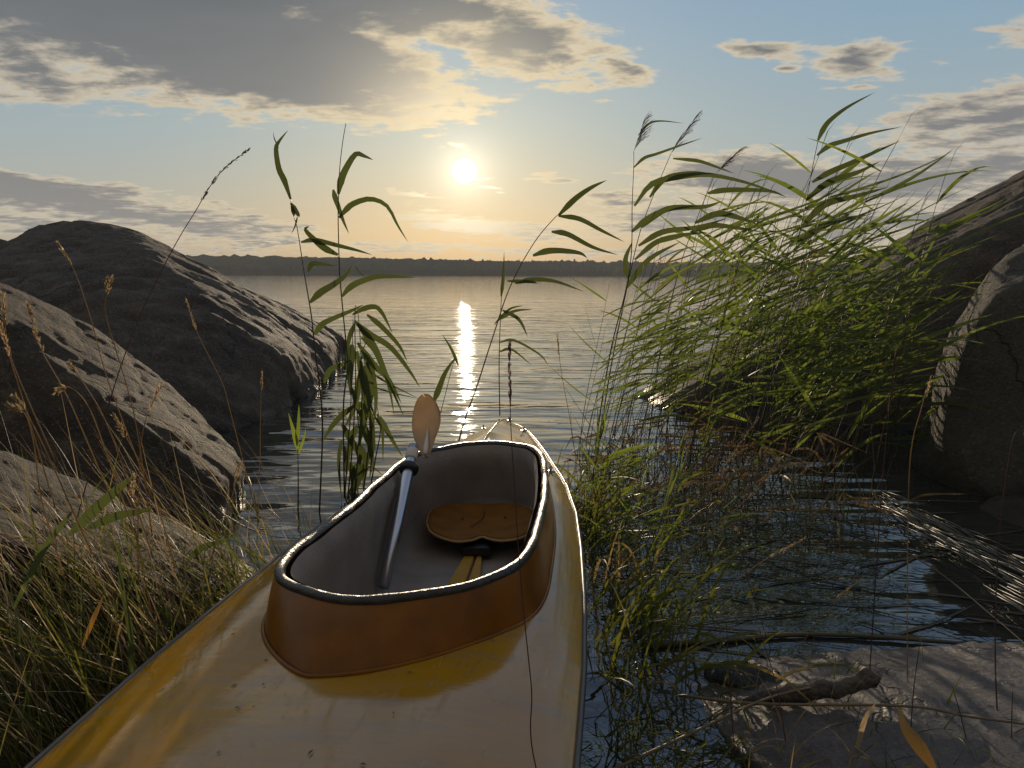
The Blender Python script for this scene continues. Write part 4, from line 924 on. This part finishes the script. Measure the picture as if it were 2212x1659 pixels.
# ------------------------------------------------------------------ grass
def grass(name, label, n, rr, where, mats, leanf, lr=(.15, .5), wr=(.0018, .0042)):
    b = MB()
    for k in range(n):
        p0, sc_ = where(rr)
        if p0 is None: continue
        L = rr.uniform(*lr) * sc_; a, e0, dr = leanf(rr); q = p0.copy(); pts = [q.copy()]; e = e0
        for s_ in range(7):
            q = q + Vector((math.cos(a) * math.cos(e), math.sin(a) * math.cos(e), math.sin(e))) * (L / 7); e -= dr / 7 * (1 + s_ * .3); pts.append(q.copy())
        m2 = rr.uniform(0, 1.5); b.blade(pts, rr.uniform(*wr), side=Vector((-math.sin(a), math.cos(a), 0)) * math.cos(m2) + Vector((0, 0, 1)) * math.sin(m2), fold=.3, twist=rr.uniform(-.8, .8))
    return tag(b.obj(name, mats), label, 'grass', kind='stuff')
def gun_left(y):
    u = (y - KO.y) / math.cos(YAW); b = tab(HB, u); return KO.x + u * math.sin(YAW) - b
def wleft(rr):
    y = rr.triangular(.55, 2.0, 1.25); xg = gun_left(y) - .015; x = xg - abs(rr.gauss(0, .30)); z = max(ground_h(x, y), -.02)
    return Vector((x, y, z)), 1.0
grass('grass', 'thick green and straw coloured grass on the bank left of the kayak', 1500, random.Random(1), wleft, M['grass'], lambda r: (math.pi + r.gauss(.0, .75), R(r.uniform(38, 82)), r.uniform(.1, .9)), (.12, .44), (.0018, .0046))
grass('dry_grass', 'straw coloured dry grass stems sweeping up left over the rocks', 800, random.Random(2), wleft, M['dry_grass'], lambda r: (math.pi + r.gauss(.0, .5), R(r.uniform(42, 70)), r.uniform(-.1, .5)), (.25, .62), (.0016, .0030))
def wfront(rr):
    x = rr.uniform(.10, 1.7); y = rr.uniform(.80, 1.12) - .10 * max(0, x - .5) * 0; return Vector((x, y, max(ground_h(x, y), -.01))), 1.0
def wfront2(rr):
    x = rr.uniform(.14, 1.5); y = rr.triangular(.88, 1.42, 1.05)
    if x > .85 and y > 1.15: return None, 0
    return Vector((x, y, max(ground_h(x, y), -.01))), 1.0
grass('low_grass', 'short dark grass along the bottom edge at the right of the kayak', 1250, random.Random(3), wfront2, M['grass'], lambda r: (r.uniform(0, 6.28), R(r.uniform(15, 75)), r.uniform(.1, 1.0)), (.05, .16), (.0016, .0040))
def wwater(rr):
    y = rr.uniform(1.3, 2.6); u = (y - KO.y) / math.cos(YAW); x = KO.x + u * math.sin(YAW) + tab(HB, u) + .02 + abs(rr.gauss(0, .14)); return Vector((x, y, -.01)), 1.0
grass('sedge', 'dark green sedge growing in the water along the right side of the kayak', 260, random.Random(4), wwater, M['grass'], lambda r: (r.gauss(0, 1.2), R(r.uniform(25, 85)), r.uniform(.2, 1.3)), (.12, .36), (.003, .010))
def big_blade(label, pts, Y0, wd, m_='reed_dim', depth=.05):
    c_ = trace(pts, Y0, 14, depth); b0 = c_[0].copy(); b = MB(); b.blade([q - b0 for q in c_], wd * Y0 / F, fold=.35, twist=.3); o_ = b.obj('broad_grass', M[m_]); o_.location = b0; tag(o_, label, 'grass', 'broad blades in the left grass')
big_blade('broad green blade slanting up right over the low rock', [(150, 1160), (210, 1100), (260, 1055), (292, 1030)], 1.3, 26)
big_blade('broad green blade pointing right below the slanting one', [(190, 1145), (250, 1120), (300, 1110), (335, 1098)], 1.3, 22)
big_blade('bright vertical blade at the centre of the left grass', [(275, 1540), (285, 1400), (262, 1250), (258, 1160)], 1.15, 15)
big_blade('broad dark blade pointing right toward the kayak rim', [(410, 1210), (440, 1185), (475, 1175), (510, 1160)], 1.5, 17)
big_blade('long dim blade sweeping down left of the bright one', [(30, 1320), (90, 1200), (140, 1130), (165, 1100)], 1.1, 16)
big_blade('bright narrow blade with a yellow tip beside the kayak', [(560, 1400), (520, 1310), (480, 1250), (440, 1210)], 1.35, 9)
# bare thin stems, each on its own
for i, (pts, lab) in enumerate(zip(TH, ['thin bare stem slanting right beside the nose of the brown boulder', 'short bare stem on the slab before the silvery-headed stalk', 'bare stem at the left end of the granite slab', 'bare stem leaning left near the lower right corner', 'bare stem rising past the left end of the driftwood', 'rightmost short bare stem at the lower right corner'])):
    Yb = 1.8 if i == 0 else 1.12; sp = trace(pts, Yb, 3); stalk(lab, sp, .0011, 'purple_grass', 'bare_stalk', 'stalk')

# ------------------------------------------------------------------ air
hz = mesh_obj('haze', [(-2600, -60, -4), (2600, -60, -4), (2600, 2400, -4), (-2600, 2400, -4), (-2600, -60, 60), (2600, -60, 60), (2600, 2400, 60), (-2600, 2400, 60)],
              [(0, 3, 2, 1), (4, 5, 6, 7), (0, 1, 5, 4), (1, 2, 6, 5), (2, 3, 7, 6), (3, 0, 4, 7)], None, smooth=False)
m = bpy.data.materials.new('haze'); m.use_nodes = True; nt = m.node_tree; nt.nodes.clear()
vo = nt.nodes.new('ShaderNodeVolumePrincipled'); vo.inputs['Density'].default_value = .00013; vo.inputs['Color'].default_value = (.92, .93, .95, 1); vo.inputs['Anisotropy'].default_value = .0
oo = nt.nodes.new('ShaderNodeOutputMaterial'); nt.links.new(vo.outputs[0], oo.inputs['Volume']); hz.data.materials.append(m)
m.cycles.homogeneous_volume = True if hasattr(m.cycles, 'homogeneous_volume') else None
tag(hz, kind='stuff')
